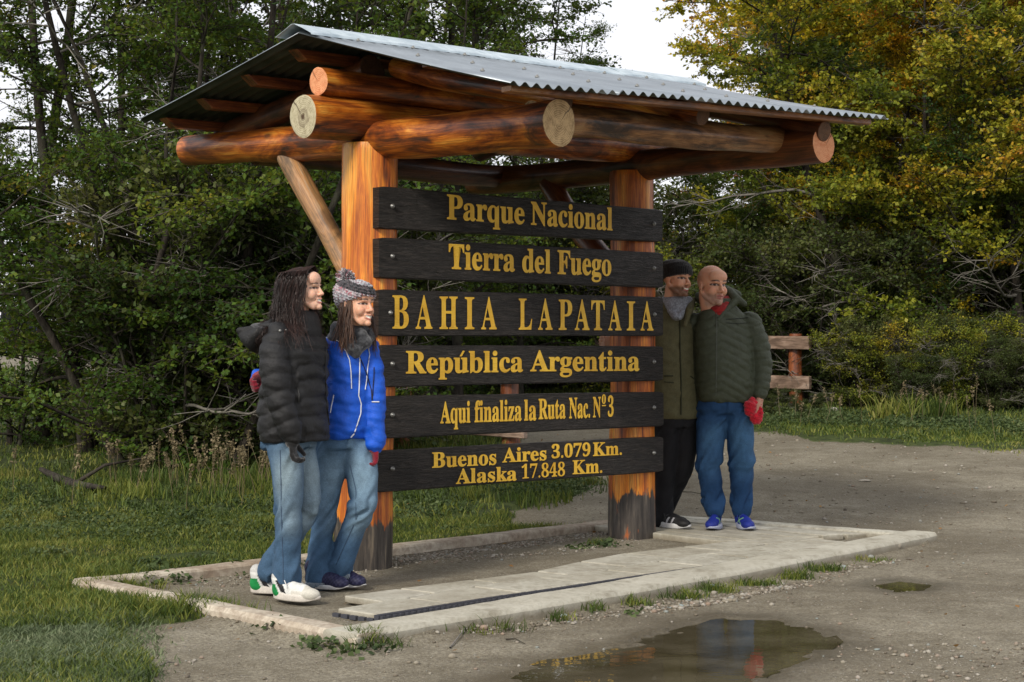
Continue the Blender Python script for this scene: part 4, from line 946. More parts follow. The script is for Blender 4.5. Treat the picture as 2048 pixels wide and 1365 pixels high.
# ------------------------------------------------------------------ post and rail fences
m = wood_log('weathered_rail', [(.13, .085, .06), (.24, .16, .115), (.36, .26, .20), (.42, .32, .25)], .35, rough=.85, bump=.5, ax=145); m.set(m.p, 'Coat Weight', 0.0); M_RAIL = m.m
m = wood_log('orange_fence_post', [(.08, .025, .012), (.20, .055, .018), (.30, .085, .025), (.32, .14, .06)], .5, rough=.7); M_FP = m.m
def rail(parent, x0, y0, x1, y1, z0, z1, label=None):
    p0, p1 = Vector((x0, y0, z0)), Vector((x1, y1, z1)); q = (p1-p0).to_track_quat('Z', 'Y'); L = (p1-p0).length
    V = [(x*.085, y*.035, z_*L) for z_ in (0, 1) for x, y in ((-1, -1), (1, -1), (1, 1), (-1, 1))]
    # local X must be vertical: build the box in world space along the rail
    d = (p1-p0).normalized(); s_ = Vector((-d.y, d.x, 0)).normalized(); V = []
    for zz in (-.085, .085):
        for (b, sg) in ((0, -1), (1, -1), (1, 1), (0, 1)): V.append((p0 if b == 0 else p1)+s_*sg*.04+Vector((0, 0, zz)))
    o = mk('rail', V, box_faces(), M_RAIL, parent, loc=tuple(p0)); bevel_obj(o, .008, 1)
    return o
def fence(label, pa, pb, posts, group):
    a = np.array(pa); b = np.array(pb); d = (b-a)/np.linalg.norm(b-a); L = np.linalg.norm(b-a); nrm = np.array((d[1], -d[0]))
    if nrm[1] > 0: nrm = -nrm
    z0 = float(gz(*a)[0]); z1 = float(gz(*b)[0]); r = empty('rail_fence', (a[0], a[1], z0), label, 'fence', group)
    for h in (.28, .79):
        p, q = a+nrm*.10, b+nrm*.10; rail(r, p[0], p[1], q[0], q[1], z0+h, z1+h)
    for s_ in posts:
        p = a+d*s_; zz = float(gz(*p)[0]); log('post', (p[0], p[1], zz-.1), (p[0], p[1], zz+.90), .088, .08, M_FP, r, seed=int(s_*10)+40, N=16, K=14, wob=.08)
yR = 22.3
fence('weathered two rail fence on an orange post behind the bald man', ((1628-1024)/F*yR, yR), ((1200-1024)/F*(yR+2), yR+2), (.26, 1.5, 2.7), 'post and rail fences')
yL = 16.2
fence('brown two rail fence seen low between the sign boards', ((1062-1024)/F*yL, yL), ((720-1024)/F*(yL+1), yL+1), (.22, 1.45), 'post and rail fences')
for k_, (px, yd, rz, sc_, lab) in enumerate(((1575, 21.2, 10, .15, 'low spreading green shrub at the foot of the fence post'), (1635, 20.8, 100, .13, 'small low shrub right of the fence post foot'), (1540, 20.6, 200, .13, 'small low shrub seen beside the bald man jeans'), (1600, 20.2, 300, .12, 'tiny low shrub at the edge of the bare earth in front of the fence'))):
    plant(T_shrub, px, yd, rz, sc_, lab, 'shrub', mat=M_LB)
# ------------------------------------------------------------------ people
def cap_mesh(p0, p1, r0, r1, N=14):
    p0 = np.array(p0, float); p1 = np.array(p1, float); d = p1-p0; L = np.linalg.norm(d)+1e-9; d = d/L
    ref = np.array((1., 0, 0)) if abs(d[2]) > .9 else np.array((0, 0, 1.)); a = np.cross(d, ref); a /= np.linalg.norm(a); b = np.cross(d, a)
    V = [p0-d*r0]; t = np.arange(N)*2*np.pi/N; c, s_ = np.cos(t)[:, None], np.sin(t)[:, None]
    for ph in (-60, -30, 0): x = math.radians(ph); V.extend(p0+d*r0*math.sin(x)+(a*c+b*s_)*r0*math.cos(x))
    for ph in (0, 30, 60): x = math.radians(ph); V.extend(p1+d*r1*math.sin(x)+(a*c+b*s_)*r1*math.cos(x))
    V.append(p1+d*r1); return np.array(V), ring_faces(6, N)
def ring_faces(k, N):
    Fc = [(0, 1+(i+1) % N, 1+i) for i in range(N)]
    for r in range(k-1):
        for i in range(N): j = (i+1) % N; a = 1+r*N; Fc.append((a+i, a+j, a+N+j, a+N+i))
    e = 1+k*N; Fc += [(1+(k-1)*N+i, 1+(k-1)*N+(i+1) % N, e) for i in range(N)]
    return Fc
def ell_mesh(c, r, rot=None, N=20, K=11):
    V = [(0, 0, -1)]
    for k in range(1, K+1):
        ph = -math.pi/2+math.pi*k/(K+1)
        for i in range(N): t = 2*math.pi*i/N; V.append((math.cos(t)*math.cos(ph), math.sin(t)*math.cos(ph), math.sin(ph)))
    V.append((0, 0, 1)); V = np.array(V)*np.array(r)
    if rot is not None: V = V@np.array(rot).T
    return V+np.array(c), ring_faces(K, N)
def loft_mesh(rings, N=28, p=2.3):
    """rings: (centre, half-axis a, half-axis b); closed ends"""
    t = np.arange(N)*2*np.pi/N; c, s_ = np.cos(t), np.sin(t); c = np.sign(c)*np.abs(c)**(2/p); s_ = np.sign(s_)*np.abs(s_)**(2/p)
    V = [np.array(rings[0][0], float)]
    for (o, a, b) in rings: V.extend(np.array(o)+c[:, None]*np.array(a)+s_[:, None]*np.array(b))
    V.append(np.array(rings[-1][0], float)); return np.array(V), ring_faces(len(rings), N)
def fuse(prims, voxel, smooth=3):
    """union of closed shapes as one continuous surface"""
    V, Fc, n = [], [], 0
    for pr in prims:
        v, f = pr; V.append(v); Fc += [tuple(i+n for i in q) for q in f]; n += len(v)
    me = bpy.data.meshes.new('fused'); me.from_pydata([tuple(x) for x in np.concatenate(V)], [], Fc)
    bm = bmesh.new(); bm.from_mesh(me); bmesh.ops.recalc_face_normals(bm, faces=bm.faces); bm.to_mesh(me); bm.free()
    o = bpy.data.objects.new('fused', me); C.objects.link(o); md = o.modifiers.new('r', 'REMESH'); md.mode = 'VOXEL'; md.voxel_size = voxel
    if smooth: sm = o.modifiers.new('s', 'SMOOTH'); sm.iterations = smooth; sm.factor = .5
    dg = bpy.context.evaluated_depsgraph_get(); dg.update(); m2 = bpy.data.meshes.new_from_object(o.evaluated_get(dg))
    V = np.empty(len(m2.vertices)*3, np.float32); m2.vertices.foreach_get('co', V); V = V.reshape(-1, 3).astype(float)
    Fc = np.empty(len(m2.polygons)*4, np.int32); m2.polygons.foreach_get('vertices', Fc) if all(len(p.vertices) == 4 for p in m2.polygons) else None
    bpy.data.objects.remove(o); bpy.data.meshes.remove(me); bpy.data.meshes.remove(m2)
    return V, Fc.reshape(-1, 4)
def vnorm(V, Fc):
    a, b, c, d = (V[Fc[:, i]] for i in range(4)); n = np.cross(c-a, d-b); N_ = np.zeros_like(V)
    for i in range(4): np.add.at(N_, Fc[:, i], n)
    return N_/(np.linalg.norm(N_, axis=1)[:, None]+1e-12)
def seg_par(V, poly):
    """distance to a polyline and length along it"""
    poly = np.array(poly, float); best = np.full(len(V), 1e9); al = np.zeros(len(V)); acc = 0
    for a, b in zip(poly[:-1], poly[1:]):
        ab = b-a; L = np.linalg.norm(ab); t = np.clip((V-a)@ab/(L*L), 0, 1); d = np.linalg.norm(V-a-t[:, None]*ab, axis=1); k = d < best
        best[k] = d[k]; al[k] = acc+t[k]*L; acc += L
    return best, al
def cloth(name, rough=.8, weave=260, bump=.25, sheen=0.0, spec=.3, big=.06, tintamt=.25):
    m = Mat(name, rough, spec); c = m.attr('col', 'Color'); n1 = m.noise(m.co(kind='World'), weave, 2, .6); n2 = m.noise(m.co(kind='World'), 22, 5, .65)
    m.base(m.mix(m.math('MULTIPLY', m.ramp(n1, [(.4, 1.0), (.6, 0.0)]), tintamt), m.mix(m.ramp(n2, [(.35, .22), (.6, 0.0)]), c, (0, 0, 0)), (0, 0, 0)))
    if sheen: m.set(m.p, 'Sheen Weight', sheen)
    m.bump(m.math('MULTIPLY_ADD', n1, .3, n2), bump, .008); return m.m
M_NYLON = cloth('nylon_shell', .58, 300, .9, spec=.35, tintamt=.1)
M_SHELL = cloth('smooth_blue_shell', .55, 300, .8, spec=.35, tintamt=.08)
M_COTTON = cloth('cotton_canvas', .85, 220, .3)
M_DENIM = cloth('denim', .85, 340, .75, tintamt=.28)
M_KNIT = cloth('knitted_wool', .95, 90, .8, sheen=.3, tintamt=.4)
M_SHOE = cloth('shoe_fabric', .6, 200, .2, tintamt=.15)
m = Mat('skin', .5, .35); c = m.attr('col', 'Color'); n1 = m.noise(m.co(kind='World'), 60, 4, .6)
m.base(m.mix(m.ramp(n1, [(.4, .05), (.6, 0.0)]), c, (.30, .08, .05))); m.set(m.p, 'Subsurface Weight', .35); m.set(m.p, 'Subsurface Radius', (.012, .005, .003)); m.set(m.p, 'Subsurface Scale', .5); M_SKIN = m.m
m = Mat('dark_hair', .38, .45); m.base(m.ramp(m.attr('tint'), [(0, (.006, .004, .003)), (.5, (.022, .011, .009)), (1, (.075, .036, .028))])); M_HAIR = m.m
m = Mat('brown_hair', .42, .45); m.base(m.ramp(m.attr('tint'), [(0, (.020, .009, .005)), (.6, (.065, .028, .013)), (1, (.13, .06, .03))])); M_HAIRB = m.m

class Person:
    def __init__(s, D, base_px, label):
        s.D = D; s.root = empty('person', s.J(*base_px), label, 'person', None); s.root.location.z = 0
    def J(s, px, py, dd=0.0):
        y = s.D+dd; return Vector(((px-1024)/F*y, y, EYE+(HOR-py)*y/F))
    def part(s, name, V, Fc, mat, col=None, tint=None, parent=None, smooth=True):
        at = {}
        if col is not None: at['col'] = np.broadcast_to(np.array(col, float), (len(V), 3)).copy()
        if tint is not None: at['tint'] = tint
        return mk(name, V, Fc, mat, parent or s.root, smooth=smooth, attr=at)
def frame(fx, up=(0, 0, 1)):
    x = Vector(fx).normalized(); z = (Vector(up)-x*Vector(up).dot(x)).normalized(); y = z.cross(x)
    return np.array((x, y, z)).T          # columns: forward, left, up
def gauss(L, c, s_): return np.exp(-(((L-np.array(c))/np.array(s_))**2).sum(1))
def head(P, centre, fwd, up=(0, 0, 1), sc_=1.0, neck=None, skin=(.50, .27, .18), lip=(.42, .13, .11), brow=(.03, .018, .013), teeth=0.0, beard=None, fem=1, browz=.0, neck_r=.052, eyes=.0075, open_=0.0, stubble_hair=None):
    """head and neck as one surface, in head coordinates (x forward, y left, z up)"""
    R_ = frame(fwd, up); c0 = np.array(centre); E = lambda c, r: ell_mesh(c, r); K_ = lambda a, b, r, q: cap_mesh(a, b, r, q)
    jw = .052 if fem else .058
    pr = [E((-.012, 0, .034), (.097, .077, .086)), E((.028, 0, -.020), (.062, .066, .080)), E((.058, 0, -.080), (.036, .038, .032)),
          K_((0, jw, -.045), (.058, .020, -.094), .022, .018), K_((0, -jw, -.045), (.058, -.020, -.094), .022, .018),
          E((.057, .036, -.030), (.029, .028, .032)), E((.057, -.036, -.030), (.029, .028, .032)),
          K_((.080, .034, .024), (.086, 0, .020), .011, .012), K_((.080, -.034, .024), (.086, 0, .020), .011, .012), E((.055, 0, .052), (.045, .060, .045)),
          K_((.088, 0, .010), (.105, 0, -.024), .0085, .0105), E((.106, 0, -.028), (.0125, .0120, .0105)), E((.097, .0125, -.032), (.011, .0080, .008)), E((.097, -.0125, -.032), (.011, .0080, .008)),
          K_((.086, .025, -.058+.004*teeth), (.100, 0, -.0545), .0052, .0065), K_((.086, -.025, -.058+.004*teeth), (.100, 0, -.0545), .0052, .0065),
          K_((.083, .023, -.068+.004*teeth-open_*.3), (.096, 0, -.0715-open_), .006, .0075), K_((.083, -.023, -.068+.004*teeth-open_*.3), (.096, 0, -.0715-open_), .006, .0075),
          E((.084, 0, -.097), (.019, .020, .017))]
    for sg in (1, -1): pr.append(ell_mesh((-.004, .077*sg, -.006), (.017, .0075, .031), Matrix.Rotation(-.22, 3, 'Y'))); pr.append(ell_mesh((.000, .076*sg, -.034), (.008, .005, .010)))
    nk = R_.T@(np.array(neck)-c0)/sc_ if neck is not None else np.array((-.03, 0, -.19))
    pr.append(cap_mesh((-.018, 0, -.055), nk, neck_r, neck_r*1.12, 20))
    V, Fc = fuse(pr, .0031, 5)
    # eye sockets, lids, smile folds
    for sg in (1, -1):
        V[:, 0] -= .0070*gauss(V, (.088, .031*sg, .004), (.05, .0165, .0115))
        V[:, 0] += .0042*gauss(V, (.085, .031*sg, .0035), (.05, .012, .006))
        V[:, 0] -= .0007*gauss(V, (.09, .035*sg, -.048), (.05, .008, .014))*(1+teeth)
        V[:, 0] += .0015*gauss(V, (.08, .040*sg, -.032), (.05, .016, .016))*teeth
    V[:, 0] -= .0022*gauss(V, (.1, 0, -.063-open_*.5), (.05, .024, .0036+open_*.5))
    front = V[:, 0] > .04
    col = np.tile(np.array(skin), (len(V), 1))
    def paint(mask, c_): m_ = np.clip(mask, 0, 1)[:, None]; nonlocal_col[0] = nonlocal_col[0]*(1-m_)+np.array(c_)*m_
    nonlocal_col = [col]
    fr = front.astype(float)
    paint(.22*fr*(gauss(V, (.09, .042, -.028), (.06, .020, .018))+gauss(V, (.09, -.042, -.028), (.06, .020, .018))), (skin[0]*1.0, skin[1]*.62, skin[2]*.55))
    paint(.25*fr*gauss(V, (.115, 0, -.03), (.05, .014, .012)), (skin[0]*1.0, skin[1]*.66, skin[2]*.6))
    if beard is not None:
        bz_ = np.clip((-.040-V[:, 2])/.018, 0, 1)*np.clip((V[:, 0]+.005)/.02, 0, 1)*np.clip((V[:, 2]+.135)/.02, 0, 1); mo = gauss(V, (.1, 0, -.046), (.06, .028, .006))
        cheek = 1-fr*np.clip(1-np.abs(V[:, 1])/.030, 0, 1)*(V[:, 2] > -.052)
        paint(np.clip(np.maximum(bz_*np.clip(cheek, .35, 1), mo*.9), 0, 1)*beard[3], beard[:3])
    if stubble_hair is not None:
        hz = np.clip((V[:, 2]-.02)/.03, 0, 1)*0+np.clip((.03-V[:, 0])/.03, 0, 1)*np.clip((V[:, 2]+.04)/.02, 0, 1)*np.clip((.075-V[:, 2])/.03, 0, 1); paint(hz*stubble_hair[3], stubble_hair[:3])
    lm = fr*np.maximum(((np.abs(V[:, 1])/.0265)**2+((V[:, 2]+.0575-.10*V[:, 1]**2*30*(.3+teeth))/.0058)**2) < 1, ((np.abs(V[:, 1])/.0245)**2+((V[:, 2]+.071+open_-.10*V[:, 1]**2*30*(.3+teeth))/.0068)**2) < 1)
    paint(lm*.8, lip)
    if teeth: paint(fr*(((V[:, 1]/.0245)**2+((V[:, 2]+.0635+open_*.4-V[:, 1]**2*11)/(.0048+open_*.6))**2) < 1), (.80, .76, .69))
    else: paint(fr*(((V[:, 1]/.022)**2+((V[:, 2]+.0635)/.0022)**2) < 1)*.8, (lip[0]*.3, lip[1]*.3, lip[2]*.3))
    for sg in (1, -1):
        y_ = V[:, 1]*sg; yy = (y_-.031)
        arc = .0265+browz+.0035*(1-(yy/.02)**2); paint(fr*np.clip((1-(np.abs(yy+.001)/.0215)**6), 0, 1)*np.clip(1.9-np.abs(V[:, 2]-arc)/.0030, 0, 1)*.95*(np.abs(yy) < .0215), brow)
        ez = (V[:, 2]-.0045); inside = ((yy/.0145)**2+(ez/eyes)**2)
        paint(fr*(inside < 2.6)*(ez > -.004)*.9, (.035, .018, .014)); paint(fr*(inside < 1.0), (.36, .31, .27))
        paint(fr*(((yy-.001)/.0075)**2+(ez/.0068)**2 < 1)*(inside < 1.3), (.025, .013, .008))
    if teeth or True: paint(fr*.5*(gauss(V, (.108, .009, -.0415), (.05, .0035, .0025))+gauss(V, (.108, -.009, -.0415), (.05, .0035, .0025))), (.10, .03, .02))
    W = (V*sc_)@R_.T+c0
    return W, Fc, nonlocal_col[0], R_, c0, sc_
def hand_prims(wrist, d, nrm, side=1, curl=.5, sc_=1.0, spread=.12, fat=1.0):
    """palm + four unequal bent fingers + thumb; d = along the hand, nrm = the palm faces this way"""
    w_ = np.array(wrist, float); d = np.array(Vector(d).normalized()); n_ = Vector(nrm); n_ = np.array((n_-Vector(d)*n_.dot(Vector(d))).normalized()); s_ = np.cross(d, n_)*side
    pr = [loft_mesh([(w_-d*.02, s_*.026*sc_, n_*.020*sc_), (w_+d*.015*sc_, s_*.030*sc_, n_*.018*sc_), (w_+d*.055*sc_, s_*.040*sc_, n_*.017*sc_), (w_+d*.092*sc_, s_*.040*sc_, n_*.013*sc_)], 16)]
    for k, (o, L) in enumerate(((-.030, .066), (-.010, .078), (.010, .074), (.029, .058))):
        p = w_+d*.088*sc_+s_*o*sc_; a = .12+curl*.25; q = d*math.cos(a)+n_*math.sin(a)+s_*spread*o*10
        for j in range(3):
            l_ = L*(.45, .32, .25)[j]*sc_; r_ = (.0098, .0090, .0080)[j]*sc_*fat; q = q/np.linalg.norm(q); e = p+q*l_; pr.append(cap_mesh(p, e, r_, r_*.93, 10)); p = e
            ax = np.cross(d, n_); a += curl*(1.05, .9)[min(j, 1)]; q = d*math.cos(a)+n_*math.sin(a)+s_*spread*o*4
    p = w_+d*.025*sc_-s_*.030*sc_; q = d*.75-s_*.55+n_*.35
    for j, l_ in enumerate((.036, .030, .024)): q = q/np.linalg.norm(q); e = p+q*l_*sc_; pr.append(cap_mesh(p, e, (.0125, .0108, .009)[j]*sc_*fat, (.0110, .0095, .0082)[j]*sc_*fat, 10)); p = e; q = q+d*.25+n_*.25*curl+s_*.12
    return pr
def shoe(P, heel, toe, up_col, sole_col, L=None, painter=None, wd=.050, soleh=.026, name='shoe', label=None):
    heel = Vector(heel); toe = Vector(toe); d = toe-heel; d.z = 0; L = L or d.length; R_ = frame(d); o = np.array((heel.x, heel.y, heel.z))
    e = lambda c, r: ell_mesh(c, r, N=22, K=11)
    pr = [e((.055, 0, .050), (.060, .036, .055)), e((.14, 0, .040), (.10, .040, .045)), e((.215, -.004, .032), (.062, .043, .034)), cap_mesh((.045, 0, .06), (.035, 0, .105), .038, .040, 16), cap_mesh((.12, 0, .065), (.19, 0, .045), .026, .022)]
    V, Fc = fuse([(v*np.array((L/.28, 1, 1)), f) for v, f in pr], .005, 3); V[:, 2] = np.maximum(V[:, 2], .012)
    col = np.tile(np.array(up_col, float), (len(V), 1)); 
    if painter: col = painter(V/np.array((L/.28, 1, 1)), col)
    P.part(name, V@R_.T+o, Fc, M_SHOE, col)
    s = P.root.children[-1]
    if label: s['label'] = label
    rg = []; N = 30
    def outline(t):
        x = L*(.5+.5*math.cos(t)); u = x/L; w_ = wd*(.74+.42*math.sin(min(1, u*1.05)*math.pi*.72)) if u > .02 else wd*.6
        return x, math.sin(t)*w_*(1-.10*(math.sin(t) < 0))
    Vs_ = []; prof = [(0.96, .0), (1.0, .006), (1.0, soleh-.004), (.97, soleh), (.6, soleh+.004)]
    for (k_, z_) in prof:
        for i in range(N):
            x, y_ = outline(2*math.pi*i/N); Vs_.append(((x-L/2)*k_+L/2, y_*k_, z_+(.012*max(0, x/L-.78)/.22*(z_ < .01))+(.006*(x/L < .3) if z_ > .015 else 0)))
    Fs_ = [tuple(range(N))[::-1]]+[(k*N+i, k*N+(i+1) % N, (k+1)*N+(i+1) % N, (k+1)*N+i) for k in range(len(prof)-1) for i in range(N)]+[tuple(range((len(prof)-1)*N, len(prof)*N))]
    Vs_ = np.array(Vs_); so_ = P.part('sole', Vs_@R_.T+o, Fs_, M_SHOE, sole_col, parent=s, smooth=False); so_.data.polygons.foreach_set('use_smooth', [len(p.vertices) == 4 for p in so_.data.polygons])
    return s, R_, o, L
def GSH(px, py, z_):
    y = (EYE-z_)*F/(py-HOR); return Vector(((px-1024)/F*y, y, z_))
def laces(P, sh, R_, o, L, col, z0=.078):
    tb = Tubes()
    for i, x in enumerate((.10, .125, .15, .172)):
        x *= L/.28; zz = z0-.011*i+.010; tb.add([np.array((x, -.026, zz-.014))@R_.T+o, np.array((x+.006, 0, zz+.002))@R_.T+o, np.array((x+.012, .026, zz-.014))@R_.T+o], [.0030]*3, 6)
    for sg in (1, -1): tb.add([np.array((.088, 0, z0+.014))@R_.T+o, np.array((.075, sg*.022, z0+.026))@R_.T+o, np.array((.098, sg*.034, z0+.002))@R_.T+o, np.array((.11, sg*.038, z0-.016))@R_.T+o], [.0028]*4, 6)
    v, f = tb.get(); P.part('laces', v, f, M_SHOE, col, parent=sh)
def leg_rings(pts, rads, squash=.93):
    return [cap_mesh(a, b, r0, r1, 18) for a, b, r0, r1 in zip(pts[:-1], pts[1:], rads[:-1], rads[1:])]
def jeans(P, hipc, hw, legs, col, wear=(.25, .38, .5), voxel=.008, waist=None, name='trousers', mat=None, folds=1.0, fade=True, hem=None, seed=0):
    """legs: list of (points, radii); hipc centre of the pelvis, hw = (half-width vec, half-depth vec)"""
    pr = [loft_mesh([(hipc+Vector((0, 0, .16)), hw[0]*.86, hw[1]*.9), (hipc+Vector((0, 0, .08)), hw[0]*.95, hw[1]), (hipc, hw[0], hw[1]*1.08), (hipc-Vector((0, 0, .07)), hw[0]*.95, hw[1])], 24)]
    for pts, rads in legs: pr += leg_rings(pts, rads)
    V, Fc = fuse(pr, voxel, 4); N_ = vnorm(V, Fc); colr = np.tile(np.array(col, float), (len(V), 1)); dis = np.zeros(len(V)); best = np.full(len(V), 1e9)
    for li, (pts, rads) in enumerate(legs):
        d, al = seg_par(V, pts); tot = sum((Vector(b)-Vector(a)).length for a, b in zip(pts[:-1], pts[1:])); k = d < best; best = np.minimum(best, d)
        knee = sum((Vector(b)-Vector(a)).length for a, b in zip(pts[:2], pts[1:3])) if len(pts) > 2 else tot*.5
        u = al/tot; ang = np.arctan2(V[:, 1]-np.interp(al, *[np.array(x) for x in zip(*[(sum((Vector(pts[j+1])-Vector(pts[j])).length for j in range(i)), pts[i][1]) for i in range(len(pts))])]), V[:, 0]-np.interp(al, *[np.array(x) for x in zip(*[(sum((Vector(pts[j+1])-Vector(pts[j])).length for j in range(i)), pts[i][0]) for i in range(len(pts))])]))
        diag = al*34+ang*1.6+1.6*np.sin(ang*2+al*9+seed+li)+1.2*np.sin(al*13+li)
        amp = .42+1.25*np.exp(-((u-.93)/.09)**2)+.95*np.exp(-((u-.52)/.07)**2)+.8*np.exp(-((u-.05)/.10)**2)
        f_ = amp*(.5*np.sin(diag)+.35*np.sin(diag*1.7+ang*2+1)+.3*vnoise(V, 17, li+seed))
        dis[k] = f_[k]*.0105*folds
        if fade:
            wv = np.clip(np.exp(-((u-.30)/.20)**2)+.7*np.exp(-((u-.55)/.10)**2), 0, 1)*np.clip(N_@np.array((.35, -.93, .1)), 0, 1)*(.75+.25*np.sin(diag*.5)); wv = np.clip(wv, 0, 1)
            colr[k] = colr[k]*(1-wv[k, None])+np.array(wear)*wv[k, None]
            cr = np.clip(-f_*1.0, 0, 1)[:, None]*.0; colr = colr*(1-cr)
    V = V+N_*dis[:, None]
    return P.part(name, V, Fc, mat or M_DENIM, colr), V, Fc
def jacket(P, rings, arms, mat, col, pitch=.07, amp=.011, voxel=.0075, name='jacket', extra=(), wr=.004, apitch=None, chev=0.0, power=.55, painter=None, seed=0, smooth=3, zseam=None, hemw=None):
    """rings: torso loft; arms: (points, radii)"""
    pr = [loft_mesh(rings, 30, 2.4)]+list(extra)
    for pts, rads in arms: pr += leg_rings(pts, rads)
    V, Fc = fuse(pr, voxel, smooth); N_ = vnorm(V, Fc); spine = [r[0] for r in rings]
    d0, al = seg_par(V, spine); rad0 = np.interp(al, np.linspace(0, al.max()+1e-6, len(rings)), [Vector(r[1]).length*.75 for r in rings]); best = d0-rad0
    if zseam is not None:
        lat = (V-np.array(zseam[0]))@np.array(zseam[1]); cc = V[:, 2]+chev*np.abs(lat)
    else: cc = V[:, 2]+chev*np.abs(V[:, 0]-np.interp(V[:, 2], sorted([s_[2] for s_ in spine]), [s_[0] for s_ in sorted(spine, key=lambda q: q[2])]))
    coord = cc/pitch; ap = np.full(len(V), amp); isarm = np.zeros(len(V), int)
    for ai, (pts, rads) in enumerate(arms):
        d, a2 = seg_par(V, pts); rr = np.interp(a2, np.linspace(0, a2.max()+1e-6, len(rads)), rads); k = (d-rr < best) & (a2 > .03); best = np.where(k, d-rr, best); coord = np.where(k, a2/(apitch or pitch)+.3, coord); isarm[k] = ai+1
    warp = .16*vnoise(V, 7, seed)+.08*vnoise(V, 19, seed+1)
    q = np.abs(np.sin(np.pi*(coord+warp)))**power-.62
    t_ = np.zeros(len(V)) if amp == 0 else ap*q
    t_ = t_+wr*(vnoise(V*np.array((1, 1, 1.8)), 14, seed+2)*.5+.35*vnoise(V*np.array((1, 1, 2.4)), 29, seed+3)+.25*np.sin(V[:, 2]*60+V[:, 0]*45+3*vnoise(V, 9, seed+5)))
    V = V+N_*t_[:, None]; colr = np.tile(np.array(col, float), (len(V), 1))
    if painter: colr = painter(V, N_, colr, isarm)
    o = P.part(name, V, Fc, mat, colr); return o, V, Fc
def onto(VF, P, pts, r, name, mat, col, parent, lift=.002, N=6, sub=4, smooth=True):
    """a piping, zip or cord laid over a garment: found by dropping the plan line along the view on the cloth, then sweeping a tube"""
    V, Fc = VF; bt = BVHTree.FromPolygons([tuple(v) for v in V], [tuple(f) for f in Fc]); eye = Vector((0, 0, EYE)); out = []; pts = np.array(pts, float)
    for (a, b) in zip(pts[:-1], pts[1:]):
        for k in range(sub): out.append(a+(b-a)*k/sub)
    out.append(pts[-1]); W = []
    for (px, py) in out:
        d = Vector(((px-1024)/F, 1, (HOR-py)/F)).normalized(); h = bt.ray_cast(eye, d)
        if h[0] is not None: W.append(h[0]+h[1]*lift)
    if len(W) < 2: return None
    tb = Tubes(); tb.add([tuple(w_) for w_ in W], [r]*len(W), N); v, f = tb.get(); return P.part(name, v, f, mat, col, parent=parent, smooth=smooth)
def hits(VF, pts):
    bt = BVHTree.FromPolygons([tuple(v) for v in VF[0]], [tuple(f) for f in VF[1]]); o = []
    for (px, py) in pts:
        h = bt.ray_cast(Vector((0, 0, EYE)), Vector(((px-1024)/F, 1, (HOR-py)/F)).normalized()); o.append((h[0], h[1]) if h[0] else None)
    return o
def strands(P, roots, dirs, Ls, mat, name='hair', rs=None, wob=.10, fall=.35, r=.0022, nseg=8, parent=None, collide=None, wind=(0, 0, 0), keep=None):
    tb = Tubes(); tt = []
    for p, d, L in zip(roots, dirs, Ls):
        p = np.array(p, float); d = np.array(d, float); pts = [p]; n = nseg; w0 = rs.normal(0, 1, 3)
        for i in range(n):
            d = d+np.array((0, 0, -fall))+np.array(wind)+rs.normal(0, wob, 3)+w0*wob*.5*math.sin(i*1.3); d /= np.linalg.norm(d); q = pts[-1]+d*L/n
            if collide is not None:
                for (c_, r_) in collide:
                    v = (q-np.array(c_))/np.array(r_); l_ = np.linalg.norm(v)
                    if l_ < 1: q = np.array(c_)+v/l_*np.array(r_)*1.01
            if keep is not None: q = keep(q)
            pts.append(q)
        tb.add(pts, np.linspace(r, r*.35, n+1), 4); tt.append(np.full((n+1)*4, rs.rand()))
    v, f = tb.get(); return P.part(name, v, f, mat, tint=np.concatenate(tt), parent=parent)
def core(P, pts_r):
    """the rest of the body under the clothes, one surface"""
    return fuse([cap_mesh(a, b, r0, r1, 12) for a, b, r0, r1 in pts_r], .014, 2)
def body(P, parts, core_col=(.45, .25, .17)):
    Vs_, Fs_, Cs, n = [], [], [], 0
    for (V, Fc, col) in parts:
        Vs_.append(V); Fs_.append(Fc+n); n += len(V); Cs.append(np.broadcast_to(np.array(col, float), (len(V), 3)))
    return P.part('body', np.concatenate(Vs_), np.concatenate(Fs_), M_SKIN, np.concatenate(Cs))
def knit(V, Fc, base, cols, cell, seed):
    rs_ = np.random.RandomState(seed); k = np.floor(V/cell).astype(int); h = (k[:, 0]*73856093 ^ k[:, 1]*19349663 ^ k[:, 2]*83492791) % 997
    return np.array(cols)[rs_.randint(0, len(cols), 997)[h]]
VZ = lambda x, y, z: Vector((x, y, z))
BLACK = (.011, .011, .012)
# ---------- the girl in black
P = Person(8.50, (585, 1200), 'young woman with long dark hair in a black quilted jacket and pale jeans'); J = P.J; RS = np.random.RandomState(31)
hc = J(607, 580, 0); fw = (.955, -.29, .05)
HV, HF, HC, HR, H0, HS = head(P, hc, fw, (-.05, 0, 1), .90, neck=J(590, 655, 0), skin=(.70, .43, .31), lip=(.46, .17, .15), teeth=1.0, fem=1, eyes=.0045, open_=.003)
cr = core(P, [(J(588, 650), J(582, 850), .10, .10), (J(548, 690, -.12), J(552, 780, -.17), .04, .036), (J(552, 780, -.17), J(580, 872, -.19), .034, .026), (J(618, 670, .13), J(636, 715, .34), .04, .036), (J(636, 715, .34), J(664, 742, .45), .034, .03), (J(560, 870, -.04), J(575, 1030, -.08), .068, .048), (J(575, 1030, -.08), J(578, 1165, -.06), .044, .034), (J(590, 870, .05), J(612, 1010, .03), .06, .040), (J(612, 1010, .03), J(578, 1080, .06), .036, .034), (J(578, 1080, .06), J(540, 1140, .10), .034, .032)])
body(P, [(HV, HF, HC), (*cr, (.45, .25, .17))])
fb = Vector((.88, -.47, 0)).normalized(); lf = Vector((.47, .88, 0)).normalized()   # body forward and body left
